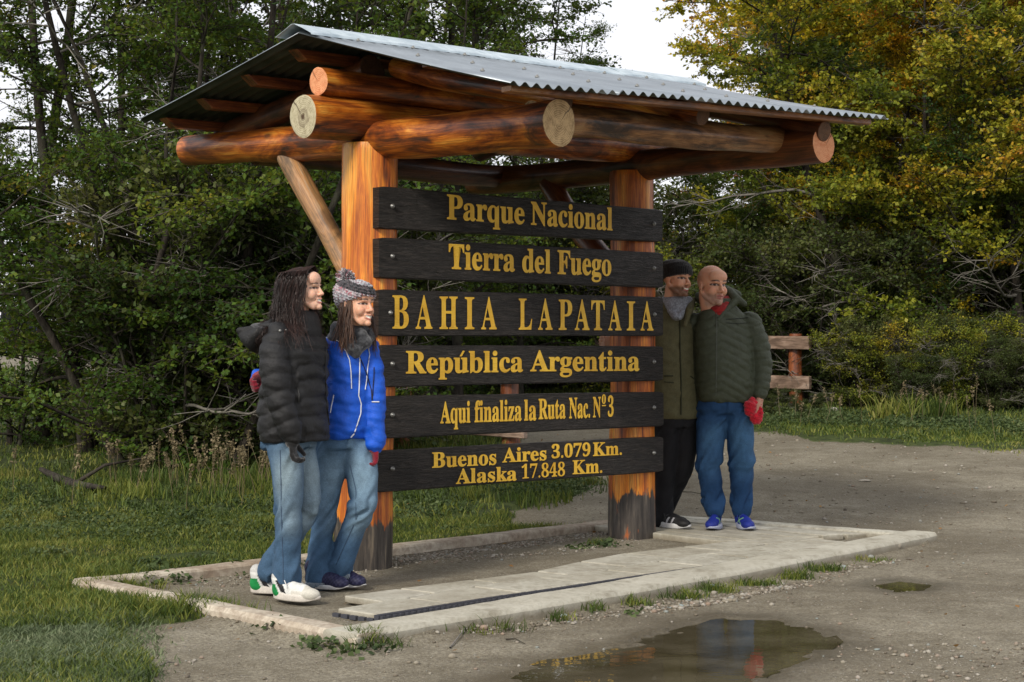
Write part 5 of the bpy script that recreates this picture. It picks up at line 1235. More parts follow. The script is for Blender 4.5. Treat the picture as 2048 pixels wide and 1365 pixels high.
def tr(px, py, dd, w_, dp): return (J(px, py, dd), lf*w_, fb*dp)
GJ = jacket(P, [tr(590, 882, 0, .180, .140), tr(588, 866, 0, .190, .150), tr(586, 820, 0, .186, .146), tr(588, 760, 0, .176, .140), tr(590, 705, 0, .182, .140), tr(590, 672, 0, .172, .115), tr(592, 648, 0, .11, .085), tr(594, 632, 0, .075, .07)],
    [([J(556, 674, -.13), J(548, 720, -.18), J(556, 785, -.20), J(584, 872, -.20)], [.066, .074, .068, .056]), ([J(618, 670, .13), J(636, 715, .34), J(668, 745, .46)], [.064, .060, .05])],
    M_NYLON, BLACK, pitch=.082, amp=.0115, apitch=.075, name='quilted_jacket', seed=3, wr=.0085)
# hood lying on the back and turned-up collar
up_v = Vector((0, 0, 1)); hp = [loft_mesh([(J(562, 655, -.02), lf*.11, up_v*.05), (J(540, 668, -.02), lf*.125, up_v*.065), (J(518, 680, -.02), lf*.105, up_v*.070), (J(498, 676, -.02), lf*.065, up_v*.05), (J(483, 668, -.02), lf*.028, up_v*.022)], 24, 2.0), cap_mesh(J(478, 662, -.05), J(552, 650, -.13), .012, .020), cap_mesh(J(555, 652, -.1), J(612, 662, -.12), .024, .022)]
V, Fc = fuse(hp, .007, 4); V = V+vnorm(V, Fc)*(.006*vnoise(V, 13, 4)+.003*vnoise(V, 30, 2))[:, None]; hd = P.part('hood', V, Fc, M_NYLON, BLACK, parent=GJ[0])
V, Fc = fuse([ell_mesh(J(530, 657, -.03), (.070, .10, .026), Matrix.Rotation(.10, 3, 'Y'))], .007, 2); V += vnorm(V, Fc)*(.005*vnoise(V, 40, 1))[:, None]; P.part('fleece_lining', V, Fc, M_KNIT, (.05, .05, .055), parent=GJ[0])
V, Fc = fuse([loft_mesh([(J(612, 690, -.03), fb*.05, lf*.10), (J(614, 662, -.03), fb*.05, lf*.105), (J(612, 638, -.02), fb*.048, lf*.092), (J(607, 622, -.01), fb*.042, lf*.085)], 24)], .007, 3); V += vnorm(V, Fc)*(.006*vnoise(V, 14, 9))[:, None]; P.part('collar', V, Fc, M_NYLON, BLACK, parent=GJ[0])
for (px, py) in ((560, 662), (572, 661)):
    h = hits((GJ[1], GJ[2]), [(px, py)])[0]
    if h: lathe_at('snap', [(.007, -.002), (.007, .003), (.004, .005), (0, .005)], h[0]+h[1]*.002, h[1], M_BOLT, GJ[0], 10)
onto(GJ[1:], P, [(595, 775), (598, 790), (597, 806)], .003, 'pocket_zip', M_NYLON, (.05, .05, .05), GJ[0]); onto(GJ[1:], P, [(652, 690), (650, 740), (652, 800), (658, 850)], .004, 'zip', M_NYLON, (.02, .02, .02), GJ[0])
# glove
g = hand_prims(J(584, 878, -.20), (.10, 0, -1), (.9, -.2, 0), 1, .85, .86, fat=1.45)+[cap_mesh(J(583, 868, -.20), J(584, 884, -.20), .036, .034)]
V, Fc = fuse(g, .004, 2); P.part('glove', V, Fc, M_KNIT, (.010, .010, .011), parent=None)
LJ = jeans(P, J(580, 868, 0), (lf*.150, fb*.115), [([J(568, 872, -.07), J(575, 950, -.10), J(578, 1030, -.10), J(575, 1100, -.08), J(572, 1162, -.06)], [.090, .076, .066, .064, .068]), ([J(592, 872, .06), J(612, 950, .04), J(616, 1015, .03), J(578, 1080, .06), J(538, 1142, .10)], [.088, .072, .062, .058, .060])],
    (.055, .115, .20), (.27, .36, .41), name='jeans', seed=1)
onto(LJ[1:], P, [(560, 900), (562, 960), (563, 1040), (566, 1120), (566, 1165)], .0022, 'seam', M_DENIM, (.06, .10, .17), LJ[0], lift=.0005)
def paint_green(V, col):
    x, y, z_ = V.T; col = col.copy(); col[:] = (.70, .71, .68); col[(x > .13) & (z_ < .05)] = (.62, .60, .54); col[(x > .20)] = (.58, .56, .49)
    a = (x < .065+.2*(.09-z_)) & (z_ < .085); col[(x < .062-.45*(z_-.02)) & (z_ < .075)] = (.01, .24, .06); b = np.abs(x-(.085-.55*(z_-.035))) < .014; col[b & (z_ < .095) & (x > .02)] = (.012, .012, .014)
    col[z_ > .105] = (.5, .5, .48); return col
for (h_, t_) in (((547, 1197), (652, 1206)), ((501, 1186), (600, 1186))):
    a = GSH(*h_, .022); b = GSH(*t_, .022); s_, R_, o_, L_ = shoe(P, a, b, (.7, .7, .68), (.62, .58, .52), L=.275, painter=paint_green, soleh=.030); laces(P, s_, R_, o_, L_, (.68, .68, .68))
# hair
hl = lambda x, y, z_: HR@(np.array((x, y, z_))*HS)+H0
hp = [ell_mesh((-.026, 0, .036), (.096, .084, .086)), ell_mesh((-.006, 0, .062), (.086, .074, .063)), ell_mesh((-.004, -.054, .030), (.052, .032, .080)), ell_mesh((-.004, .054, .030), (.052, .032, .080)), ell_mesh((-.055, 0, -.03), (.070, .078, .095)), ell_mesh((-.045, -.050, -.09), (.050, .042, .10)), ell_mesh((-.05, .04, -.09), (.055, .045, .09)), ell_mesh((-.06, -.055, -.17), (.055, .035, .09)), ell_mesh((-.028, -.070, -.02), (.050, .020, .085))]
V, Fc = fuse(hp, .006, 3); V = V*HS@HR.T+H0; ang = np.arctan2(V[:, 1]-H0[1], V[:, 0]-H0[0]); V += vnorm(V, Fc)*(.0015*np.sin(ang*40+V[:, 2]*20)+.001*np.sin(ang*97))[:, None]; hr = P.part('hair', V, Fc, M_HAIR, tint=np.clip(.3+.3*np.sin(ang*40), 0, 1))
def keep_face(q):
    l_ = HR.T@(q-H0)/HS; lim = .030+.55*max(0, l_[2]-.045) if l_[2] > -.12 else 9
    if l_[0] > lim and l_[2] < .10: l_[0] = lim; q = HR@(l_*HS)+H0
    return q
col_ = [(hl(-.02, 0, .03), np.array((.089, .089, .082))), (np.array(J(590, 735, 0)), np.array((.190, .245, .250))), (np.array(J(535, 672, -.02)), np.array((.085, .14, .075)))]
def long_hair(P, n, mat, lmin, lmax, parent, r=.0014, wave=.016, gold=.3):
    tb = Tubes(); tt = []
    for i in range(n):
        sd2 = -1 if RS.rand() < .62 else 1; a = math.radians(RS.uniform(42, 182)); t = (math.degrees(a)-42)/140; lift = RS.rand()**1.3*.030; L = RS.uniform(lmin, lmax)
        ctl = [(.078-.135*t, sd2*.004, .127-.03*t*t)]
        for da, z_, rx, ry in ((0, .098, .084, .070), (6, .050, .103, .090), (14, -.005, .100, .091), (20, -.06, .100, .094), (24, -.12, .108, .102), (26, -.20, .125, .125), (22, -.28, .140, .150), (18, -.36, .150, .165), (14, -.44, .155, .17)):
            q = min(a+math.radians(da*(1-t)), math.radians(186)); ctl.append((-.020+(rx+lift)*math.cos(q), sd2*(ry+lift)*math.sin(q), z_))
        ctl = np.array(ctl); ln = np.concatenate([[0], np.cumsum(np.linalg.norm(np.diff(ctl, axis=0), axis=1))]); u = np.linspace(RS.uniform(0, .05), min(L, ln[-1]), 15)
        pts = np.stack([np.interp(u, ln, ctl[:, k]) for k in range(3)], 1); w0 = RS.uniform(0, 6.28); g = np.clip((u-.12)/.2, 0, 1)
        off = RS.normal(0, 1, 3)*np.array((1, 1, .2)); pts += g[:, None]*(off*.016+wave*np.stack([np.sin(u*26+w0), np.cos(u*21+w0*2), 0*u], 1)); pts[:, 0] -= g*.035*gold
        W = (pts*HS)@HR.T+H0
        for k in range(len(W)):
            for (c_, r_) in col_:
                v = (W[k]-c_)/r_; l_ = np.linalg.norm(v)
                if l_ < 1: W[k] = c_+v/l_*r_*(1.0+.02*RS.rand())
        tb.add(W, np.linspace(r, r*.4, len(W)), 3); tt.append(np.full(len(W)*3, np.clip(RS.normal(.5, .25), 0, 1)))
    v, f = tb.get(); return P.part('strands', v, f, mat, tint=np.concatenate(tt), parent=parent)
long_hair(P, 2200, M_HAIR, .26, .56, hr)
# ---------- the woman in blue
P = Person(8.82, (690, 1185), 'woman in a bright blue jacket and speckled pompom hat, smiling to the right'); J = P.J; RS = np.random.RandomState(32)
fw = (.80, -.60, .0)
HV, HF, HC, HR, H0, HS = head(P, J(713, 611, -.10), fw, (.07, 0, 1), .93, neck=J(700, 690, -.03), skin=(.66, .37, .25), lip=(.46, .15, .13), teeth=1.0, fem=1, eyes=.005, open_=.003)
cr = core(P, [(J(700, 680), J(700, 850), .10, .10), (J(738, 705, -.02), J(752, 790, -.02), .038, .034), (J(752, 790, -.02), J(750, 880, -.05), .033, .026), (J(672, 700, .05), J(610, 760, .16), .038, .034), (J(610, 760, .16), J(525, 757, .0), .033, .026), (J(672, 870, 0), J(650, 1030, 0), .068, .048), (J(650, 1030, 0), J(640, 1150, 0), .044, .034), (J(712, 870, 0), J(728, 1010, -.06), .068, .048), (J(728, 1010, -.06), J(668, 1150, 0), .044, .034)])
body(P, [(HV, HF, HC), (*cr, (.45, .25, .17))])
fb = Vector((.72, -.69, 0)).normalized(); lf = Vector((.69, .72, 0)).normalized()
BLUE = (.006, .095, .60)
WJ = jacket(P, [tr(700, 876, 0, .142, .110), tr(700, 864, 0, .158, .128), tr(700, 830, 0, .158, .130), tr(701, 780, 0, .150, .125), tr(702, 720, 0, .160, .120), tr(700, 688, 0, .155, .105), tr(699, 668, 0, .10, .080), tr(699, 652, 0, .06, .06)],
    [([J(735, 698, 0), J(746, 745, -.02), J(750, 800, -.04), J(750, 888, -.06)], [.056, .060, .055, .052]), ([J(668, 698, .02), J(615, 750, .18), J(545, 765, .12), J(518, 757, .02)], [.056, .054, .048, .046])],
    M_SHELL, BLUE, pitch=.30, amp=0.0, apitch=.2, name='blue_jacket', seed=8, wr=.011, voxel=.007)
WH = (.72, .75, .80)
onto(WJ[1:], P, [(652, 676), (672, 681), (690, 690), (712, 706), (719, 716)], .0026, 'piping', M_SHELL, WH, WJ[0])
onto(WJ[1:], P, [(719, 714), (719, 745), (718, 775), (717, 792), (722, 808), (721, 828), (714, 850), (708, 868), (702, 875)], .0032, 'zip', M_SHELL, WH, WJ[0])
onto(WJ[1:], P, [(682, 690), (692, 703), (699, 720), (702, 745), (703, 778)], .0028, 'piping', M_SHELL, WH, WJ[0]); onto(WJ[1:], P, [(737, 697), (739, 710), (735, 735), (733, 760), (730, 780)], .0028, 'piping', M_SHELL, WH, WJ[0])
onto(WJ[1:], P, [(668, 790), (665, 805), (661, 826)], .0030, 'pocket_zip', M_SHELL, WH, WJ[0]); onto(WJ[1:], P, [(744, 804), (752, 804), (758, 804)], .0034, 'piping', M_SHELL, WH, WJ[0])
for ln in ([(712, 700), (722, 722), (734, 752), (743, 780), (744, 800)], [(748, 735), (747, 765), (745, 800)]): onto(WJ[1:], P, ln, .0024, 'cord', M_SHELL, (.012, .012, .016), WJ[0], lift=.004)
for (w_, nm) in ((J(749, 884, -.06), 'left'), (J(516, 757, -.0), 'right')):
    if nm == 'left': g = hand_prims(w_, (-.02, 0, -1), (-.75, -.5, 0), -1, .75, .92, fat=1.3)+[cap_mesh(J(749, 876, -.06), J(749, 895, -.06), .040, .037)]
    else: g = hand_prims(J(520, 752, -.02), (-.35, -.75, -.5), (.8, -.3, 0), 1, .9, .82, fat=1.3)+[cap_mesh(J(524, 754, .0), J(516, 757, -.02), .036, .034)]
    V, Fc = fuse(g, .0045, 2); P.part('glove', V, Fc, M_KNIT, (.22, .006, .022))
V, Fc = fuse([loft_mesh([(J(700, 698, -.03), lf*.11, fb*.10), (J(700, 682, -.03), lf*.115, fb*.105), (J(700, 662, -.04), lf*.100, fb*.092), (J(700, 646, -.05), lf*.080, fb*.075)], 26), ell_mesh(J(722, 680, -.12), (.05, .04, .05)), cap_mesh(J(670, 660, -.08), J(705, 700, -.14), .032, .036), cap_mesh(J(712, 705, -.14), J(742, 668, -.05), .034, .028)], .006, 3)
V += vnorm(V, Fc)*(.006*np.sin(V[:, 2]*75+3*np.sin(V[:, 0]*14))+.004*vnoise(V, 36, 1))[:, None]; P.part('scarf', V, Fc, M_KNIT, knit(V, Fc, None, [(.035, .037, .042), (.060, .063, .070), (.09, .093, .10), (.045, .047, .053)], .014, 2))
# pompom hat, fitted to the head
def hatfit(rings_, voxel=.0045):
    V, Fc = fuse([loft_mesh([((x, 0, z_), (rx, 0, 0), (0, ry, 0)) for (x, z_, rx, ry) in rings_], 30, 2.1)], voxel, 3); return V, Fc
V, Fc = hatfit([(.001, .012, .110, .085), (.001, .024, .118, .093), (.000, .050, .119, .094), (-.008, .085, .112, .089), (-.030, .118, .086, .074), (-.048, .140, .050, .044), (-.050, .146, .01, .01)])
tl = np.array(Matrix.Rotation(-.30, 3, 'Y')); V = V@tl.T+np.array((.0, 0, .004)); hz = V[:, 2]+.30*V[:, 0]; L_ = V.copy(); W = V*HS@HR.T+H0; nn = vnorm(W, Fc)
W += nn*(.0035*np.sin(hz*420)+.003*np.sin(np.arctan2(L_[:, 1], L_[:, 0]+.012)*30))[:, None]
ca, cb_, cc_ = (knit(W, Fc, None, c_, .009, s_) for c_, s_ in (([(.42, .44, .48), (.60, .62, .66), (.30, .20, .24), (.20, .21, .24)], 3), ([(.45, .16, .20), (.52, .42, .45), (.24, .22, .25), (.58, .55, .58)], 4), ([(.02, .022, .027), (.05, .052, .06), (.10, .08, .09)], 5)))
bn = np.where(hz[:, None] < .052, ca, np.where(hz[:, None] < .082, cb_, np.where(hz[:, None] < .125, cc_, ca))); hat = P.part('knitted_hat', W, Fc, M_KNIT, bn)
pc = (np.array((-.085, -.0, .150))*HS)@HR.T+H0; n = 420; dv = RS.normal(0, 1, (n, 3)); dv /= np.linalg.norm(dv, axis=1)[:, None]; tb = Tubes(); cl = []
for d in dv: tb.add([pc+d*.008, pc+d*.030+RS.normal(0, .003, 3), pc+d*.046+RS.normal(0, .005, 3)], [.003, .0032, .0022], 4); cl += [[(.55, .52, .55), (.50, .20, .25), (.16, .15, .17), (.6, .58, .6)][RS.randint(4)]]*12
v, f = tb.get(); P.part('pompom', v, f, M_KNIT, np.array(cl), parent=hat)
hl = lambda x, y, z_: HR@(np.array((x, y, z_))*HS)+H0
n = 330; sd_ = np.where(RS.rand(n) < .55, -1, 1); rt = np.array([hl(RS.uniform(-.05, .03), s_*RS.uniform(.070, .082), RS.uniform(-.03, .03)) for s_ in sd_]); dr = np.array([HR@np.array((.1, s_*.15, -1.)) for s_ in sd_])
strands(P, rt, dr, RS.uniform(.13, .25, n), M_HAIRB, 'hair', RS, .09, .15, .0024, 8, collide=[(hl(.01, 0, -.02), np.array((.085, .070, .10))), (np.array(J(700, 680, -.03)), np.array((.125, .12, .07)))])
LJ = jeans(P, J(690, 868, 0), (lf*.140, fb*.115), [([J(672, 872, -.02), J(660, 950, -.04), J(650, 1030, -.03), J(638, 1110, -.02), J(640, 1160, -.02)], [.092, .074, .060, .058, .070]), ([J(706, 872, .02), J(724, 950, -.06), J(728, 1005, -.10), J(698, 1080, -.04), J(676, 1145, .0)], [.092, .082, .070, .060, .064])],
    (.060, .130, .235), (.20, .31, .41), name='jeans', seed=5)
onto(LJ[1:], P, [(700, 930), (712, 980), (712, 1040), (690, 1090), (672, 1130)], .0020, 'seam', M_DENIM, (.05, .09, .16), LJ[0], lift=.0005)
tb = Tubes()
for (c_, r_) in ((J(640, 1166, -.02), .070), (J(676, 1150, .0), .064)):
    for a in np.linspace(0, 6.28, 70): p = np.array(c_)+np.array((math.cos(a)*r_, math.sin(a)*r_, .008)); tb.add([p, p+np.array((math.cos(a)*.008, math.sin(a)*.008, -.018-.008*RS.rand()))], [.0022, .001], 3)
v, f = tb.get(); P.part('frayed_hem', v, f, M_DENIM, (.45, .52, .58), parent=LJ[0])
def paint_navy(V, col):
    x, y, z_ = V.T; col = col.copy(); k = (np.floor(x/.011).astype(int)+np.floor(z_/.011).astype(int)) % 2 == 0; col[k] = (.035, .035, .085); return col
for (h_, t_) in (((612, 1180, 0), (697, 1188, -.10)), ((650, 1165, .08), (720, 1176, -.02))):
    a = J(*h_); b = J(*t_); a.z = b.z = .022; s_, R_, o_, L_ = shoe(P, a, b, (.012, .013, .045), (.55, .55, .56), L=.25, painter=paint_navy, soleh=.020, wd=.045)
# ---------- the young man in the parka
P = Person(11.50, (1340, 1050), 'young man in a black beanie and long olive parka standing close behind the right post'); J = P.J; RS = np.random.RandomState(33)
fw = (.66, -.75, -.02)
HV, HF, HC, HR, H0, HS = head(P, J(1353, 559, -.06), fw, (.05, 0, 1), 1.02, neck=J(1345, 625, 0), skin=(.62, .34, .22), lip=(.40, .13, .11), teeth=.6, fem=0, beard=(.055, .032, .024, .75), eyes=.0055, neck_r=.058, brow=(.018, .010, .008))
cr = core(P, [(J(1345, 690), J(1345, 830), .09, .10), (J(1300, 650, 0), J(1272, 730, 0), .045, .04), (J(1272, 730, 0), J(1232, 690, .05), .038, .03), (J(1388, 650, .1), J(1420, 730, .22), .045, .04), (J(1420, 730, .22), J(1450, 740, .26), .038, .03), (J(1330, 840, 0), J(1328, 945, 0), .08, .055), (J(1328, 945, 0), J(1327, 1040, 0), .05, .04), (J(1365, 840, .02), J(1366, 935, .02), .08, .055), (J(1366, 935, .02), J(1322, 1020, .10), .05, .04)])
hn = fuse(hand_prims(J(1236, 686, .02), (-.85, .2, .05), (.1, .9, 0), 1, .8, 1.0), .005, 2)
body(P, [(HV, HF, HC), (*cr, (.45, .25, .17)), (*hn, (.45, .24, .16))])
fb = Vector((.30, -.95, 0)).normalized(); lf = Vector((.95, .30, 0)).normalized(); OL = (.105, .098, .048)
YJ = jacket(P, [tr(1352, 838, 0, .175, .120), tr(1352, 830, 0, .180, .125), tr(1350, 780, 0, .176, .125), tr(1346, 720, 0, .178, .128), tr(1344, 670, 0, .188, .125), tr(1344, 640, 0, .170, .105), tr(1346, 618, 0, .10, .08), tr(1348, 604, 0, .07, .07)],
    [([J(1298, 650, 0), J(1280, 700, .0), J(1272, 735, .0), J(1240, 690, .03)], [.066, .064, .058, .048]), ([J(1388, 650, .08), J(1410, 710, .2), J(1440, 740, .26)], [.062, .060, .055])],
    M_COTTON, OL, amp=0.0, name='parka', seed=12, wr=.007, voxel=.008)
onto(YJ[1:], P, [(1359, 628), (1360, 700), (1362, 760), (1362, 830)], .006, 'storm_flap', M_COTTON, (.040, .042, .020), YJ[0]); onto(YJ[1:], P, [(1384, 615), (1386, 660), (1388, 740), (1392, 790), (1396, 822)], .004, 'seam', M_COTTON, (.030, .032, .016), YJ[0])
onto(YJ[1:], P, [(1328, 752), (1346, 752)], .005, 'pocket_flap', M_COTTON, (.038, .040, .020), YJ[0]); onto(YJ[1:], P, [(1328, 764), (1348, 766)], .003, 'pocket_flap', M_COTTON, (.034, .036, .018), YJ[0]); onto(YJ[1:], P, [(1380, 752), (1390, 760), (1388, 768)], .004, 'pocket_flap', M_COTTON, (.034, .036, .018), YJ[0])
V, Fc = fuse([loft_mesh([(J(1348, 618, -.04), lf*.085, fb*.085), (J(1348, 604, -.03), lf*.080, fb*.082), (J(1349, 594, -.02), lf*.074, fb*.072)], 24), cap_mesh(J(1318, 600, .0), J(1350, 632, -.14), .022, .020), cap_mesh(J(1378, 600, -.02), J(1358, 634, -.14), .022, .020), ell_mesh(J(1353, 630, -.09), (.050, .035, .045))], .006, 3); V += vnorm(V, Fc)*(.004*vnoise(V, 26, 1))[:, None]; P.part('hoodie_collar', V, Fc, M_KNIT, (.26, .28, .32))
V, Fc = fuse([cap_mesh(J(1312, 592, .05), J(1335, 618, -.08), .026, .030), cap_mesh(J(1386, 600, .02), J(1378, 622, -.10), .022, .028), cap_mesh(J(1378, 622, -.10), J(1370, 650, -.13), .022, .014), ell_mesh(J(1340, 605, .12), (.14, .06, .05))], .007, 3); V += vnorm(V, Fc)*(.005*vnoise(V, 18, 4))[:, None]; P.part('parka_hood', V, Fc, M_COTTON, OL, parent=YJ[0])
V, Fc = hatfit([(.002, .010, .110, .086), (.002, .022, .117, .092), (.000, .060, .117, .092), (-.008, .094, .105, .084), (-.026, .120, .076, .064), (-.036, .134, .03, .03), (-.036, .137, .01, .01)]); V = V@np.array(Matrix.Rotation(-.22, 3, 'Y')).T; az = np.arctan2(V[:, 1], V[:, 0]); W = V*HS@HR.T+H0; W += vnorm(W, Fc)*(.002*np.sin(az*46))[:, None]; P.part('beanie', W, Fc, M_KNIT, (.008, .008, .009))
jeans(P, J(1350, 832, 0), (lf*.155, fb*.11), [([J(1334, 845, -.02), J(1332, 900, -.03), J(1328, 950, -.03), J(1326, 1000, -.02), J(1326, 1038, -.02)], [.095, .082, .070, .066, .070]), ([J(1366, 845, .02), J(1370, 895, .0), J(1364, 940, .0), J(1342, 990, .06), J(1326, 1025, .12)], [.095, .084, .070, .062, .062])], (.010, .010, .012), mat=M_COTTON, fade=False, seed=9, folds=.8)
def paint_blk(V, col):
    x, y, z_ = V.T; col = col.copy(); k = (np.abs(x-.12-.4*(z_-.05)) < .008) | (np.abs(x-.16-.4*(z_-.05)) < .006); col[k & (z_ > .03) & (z_ < .07)] = (.4, .4, .42); return col
a = J(1313, 1046, .0); b = J(1366, 1054, -.16); a.z = b.z = .052; s_, R_, o_, L_ = shoe(P, a, b, (.012, .012, .013), (.55, .55, .55), L=.29, painter=paint_blk, soleh=.030); laces(P, s_, R_, o_, L_, (.05, .05, .05))
a = J(1300, 1030, .14); b = J(1345, 1036, .04); a.z = b.z = .052; shoe(P, a, b, (.012, .012, .013), (.55, .55, .55), L=.29, painter=paint_blk, soleh=.030)
# ---------- the bald man
P = Person(11.45, (1460, 1052), 'bald man with grey stubble in a dark green quilted jacket and blue jeans'); J = P.J; RS = np.random.RandomState(34)
fw = (.45, -.89, -.04)
HV, HF, HC, HR, H0, HS = head(P, J(1424, 572, -.05), fw, (.04, 0, 1), 1.12, neck=J(1430, 640, 0), skin=(.62, .325, .21), lip=(.40, .14, .12), teeth=0, fem=0, beard=(.24, .19, .17, .55), eyes=.0055, neck_r=.066, brow=(.05, .035, .03), stubble_hair=(.26, .18, .14, .35))
cr = core(P, [(J(1446, 700, .02), J(1448, 800), .10, .11), (J(1392, 655, .04), J(1372, 730, .16), .05, .045), (J(1372, 730, .16), J(1352, 745, .24), .04, .035), (J(1500, 655, 0), J(1524, 730, -.02), .05, .045), (J(1524, 730, -.02), J(1520, 792, -.08), .042, .033), (J(1424, 810, 0), J(1417, 920, -.02), .09, .06), (J(1417, 920, -.02), J(1428, 1020, 0), .055, .042), (J(1476, 810, 0), J(1482, 920, -.02), .09, .06), (J(1482, 920, -.02), J(1483, 1020, 0), .055, .042)])
hn = fuse(hand_prims(J(1520, 792, -.09), (-.12, -.1, -1), (-.80, .45, 0), -1, .95, 1.08, fat=1.1)+[cap_mesh(J(1520, 778, -.08), J(1519, 796, -.09), .032, .030)], .0035, 2)
body(P, [(HV, HF, HC), (*cr, (.45, .25, .17)), (*hn, (.50, .26, .18))])
fb = Vector((.22, -.975, 0)).normalized(); lf = Vector((.975, .22, 0)).normalized(); GN = (.052, .062, .036)
BJ = jacket(P, [tr(1451, 804, 0, .165, .150), tr(1451, 798, 0, .185, .165), tr(1450, 770, 0, .195, .178), tr(1448, 730, 0, .194, .178), tr(1446, 690, 0, .196, .160), tr(1445, 655, 0, .190, .135), tr(1442, 628, 0, .150, .105), tr(1438, 612, 0, .105, .085), tr(1436, 598, 0, .088, .080)],
    [([J(1500, 646, 0), J(1516, 690, -.01), J(1524, 735, -.03), J(1520, 786, -.08)], [.075, .078, .070, .054]), ([J(1390, 646, .04), J(1375, 710, .16), J(1350, 740, .24)], [.070, .068, .055])],
    M_NYLON, GN, pitch=.056, amp=.0085, apitch=.054, chev=.55, name='quilted_jacket', seed=21, wr=.0045, power=.45, zseam=(J(1434, 700, -.1), lf))
onto(BJ[1:], P, [(1433, 626), (1433, 680), (1433, 740), (1432, 804)], .0035, 'zip', M_NYLON, (.09, .10, .08), BJ[0]); onto(BJ[1:], P, [(1452, 639), (1475, 638), (1496, 636)], .0028, 'pocket_zip', M_NYLON, (.010, .013, .008), BJ[0]); onto(BJ[1:], P, [(1452, 646), (1475, 648), (1496, 646)], .0022, 'pocket_zip', M_NYLON, (.010, .013, .008), BJ[0])
V, Fc = fuse([cap_mesh(J(1398, 592, .06), J(1432, 640, -.11), .030, .016), cap_mesh(J(1458, 582, .02), J(1470, 596, -.03), .030, .030), cap_mesh(J(1470, 596, -.03), J(1488, 608, -.04), .030, .022), cap_mesh(J(1470, 604, -.04), J(1436, 640, -.12), .028, .016), ell_mesh(J(1430, 598, .10), (.14, .06, .055)), cap_mesh(J(1452, 578, .05), J(1474, 590, .06), .030, .03)], .007, 3); V += vnorm(V, Fc)*(.005*vnoise(V, 18, 4))[:, None]; P.part('hood', V, Fc, M_NYLON, GN, parent=BJ[0])
V, Fc = fuse([loft_mesh([(J(1434, 636, -.04), lf*.05, fb*.075), (J(1434, 616, -.03), lf*.074, fb*.080), (J(1440, 604, .0), lf*.080, fb*.078), (J(1446, 592, .03), lf*.070, fb*.05)], 22)], .006, 2); P.part('red_shirt_collar', V, Fc, M_KNIT, (.30, .012, .012))
jeans(P, J(1450, 808, 0), (lf*.170, fb*.135), [([J(1425, 822, -.02), J(1420, 880, -.04), J(1417, 930, -.05), J(1424, 985, -.02), J(1430, 1018, -.01)], [.104, .092, .080, .070, .066]), ([J(1474, 822, -.02), J(1481, 880, -.04), J(1483, 930, -.05), J(1483, 985, -.02), J(1484, 1020, -.01)], [.104, .092, .080, .070, .066])],
    (.014, .056, .15), (.060, .155, .29), name='jeans', seed=14, folds=1.5)
def paint_blue(V, col):
    x, y, z_ = V.T; col = col.copy(); k = (np.abs(z_-.045-.5*(x-.12)) < .0045) | (np.abs(z_-.055+.6*(x-.13)) < .0045); col[k & (x > .08) & (x < .18) & (z_ > .02) & (np.abs(y) > .02)] = (.30, .62, .22); col[(x > .225)] = (.015, .03, .26); return col
for (h_, t_) in (((1434, 1032, .06), (1424, 1050, -.18)), ((1476, 1036, .05), (1498, 1054, -.19))):
    a = J(*h_); b = J(*t_); a.z = b.z = .052; s_, R_, o_, L_ = shoe(P, a, b, (.014, .030, .30), (.42, .45, .58), L=.30, painter=paint_blue, soleh=.026); laces(P, s_, R_, o_, L_, (.03, .05, .30))
    tb = P
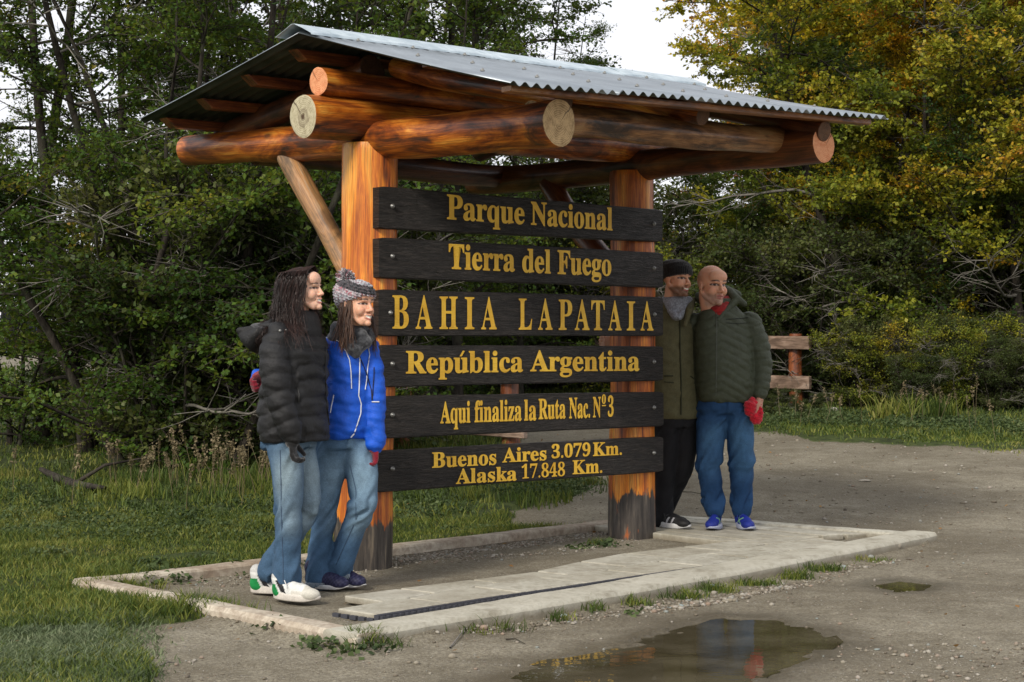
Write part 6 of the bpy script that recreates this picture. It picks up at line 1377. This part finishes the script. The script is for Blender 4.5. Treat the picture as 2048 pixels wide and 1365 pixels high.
# the red cloth in his hand
RC = np.random.RandomState(5)
pr = [ell_mesh(J(1500, 818, -.14), (.042, .030, .052)), ell_mesh(J(1495, 812, -.13), (.030, .030, .036)), ell_mesh(J(1518, 831, -.12), (.030, .020, .058), Matrix.Rotation(.25, 3, 'Y')), ell_mesh(J(1510, 838, -.13), (.034, .020, .040)), cap_mesh(J(1504, 800, -.12), J(1516, 812, -.10), .022, .024)]
V, Fc = fuse(pr, .005, 2); V += vnorm(V, Fc)*(.007*vnoise(V, 26, 1)+.002*np.sin(V[:, 2]*240+V[:, 0]*90))[:, None]
o = mk('red_cloth', V, Fc, M_KNIT, smooth=True, loc=tuple(J(1508, 820, -.12)), attr={'col': np.tile((.62, .012, .030), (len(V), 1))}); tag(o, 'crumpled bright red knitted cloth held in the bald man hand', 'cloth')
def far_person(px, Yd, ht, top, legs, label):
    x = (px-1024)/F*Yd; z0 = float(gz(x, Yd)[0]); r = empty('person', (x, Yd, z0), label, 'person'); V3 = lambda a, b, c: np.array((x+a, Yd+b, z0+c*ht))
    V, Fc = fuse([ell_mesh(V3(0, 0, .93), (.085, .10, .12)), cap_mesh(V3(0, 0, .80), V3(0, 0, .88), .055, .05), cap_mesh(V3(0, 0, .56), V3(0, 0, .76), .12, .15)]+[cap_mesh(V3(q*.2, 0, .78), V3(q*.25, -.02, .60), .05, .045) for q in (1, -1)]+[cap_mesh(V3(q*.25, -.02, .60), V3(q*.22, -.08, .44), .042, .035) for q in (1, -1)]+[cap_mesh(V3(q*.09, 0, .50), V3(q*.11, 0, .03), .08, .05) for q in (1, -1)], .02, 2)
    mk('body', V, Fc, M_SKIN, r, smooth=True, attr={'col': np.tile((.45, .25, .17), (len(V), 1))})
    V, Fc = fuse([cap_mesh(V3(0, 0, .54), V3(0, 0, .77), .16, .17)]+[cap_mesh(V3(q*.2, 0, .79), V3(q*.26, -.02, .60), .075, .065) for q in (1, -1)]+[cap_mesh(V3(q*.26, -.02, .60), V3(q*.22, -.08, .46), .062, .05) for q in (1, -1)], .02, 2)
    mk('jacket', V, Fc, M_COTTON, r, smooth=True, attr={'col': np.tile(top, (len(V), 1))})
    V, Fc = fuse([cap_mesh(V3(q*.08, 0, .50), V3(q*.11, 0, .07), .11, .075) for q in (1, -1)], .02, 2)
    mk('trousers', V, Fc, M_COTTON, r, smooth=True, attr={'col': np.tile(legs, (len(V), 1))})
    for q in (1, -1):
        V, Fc = fuse([ell_mesh(V3(q*.11, -.06, .022), (.05, .13, .045))], .02, 1); mk('shoe', V, Fc, M_SHOE, r, smooth=True, attr={'col': np.tile((.05, .14, .35), (len(V), 1))})
far_person(22, 52, 1.72, (.012, .012, .016), (.014, .015, .02), 'far person in dark clothes and blue shoes on the path, nearest the left edge')
far_person(62, 54, 1.66, (.02, .03, .06), (.012, .012, .014), 'far person in a dark blue top on the path beside the other distant walker')
#@@END
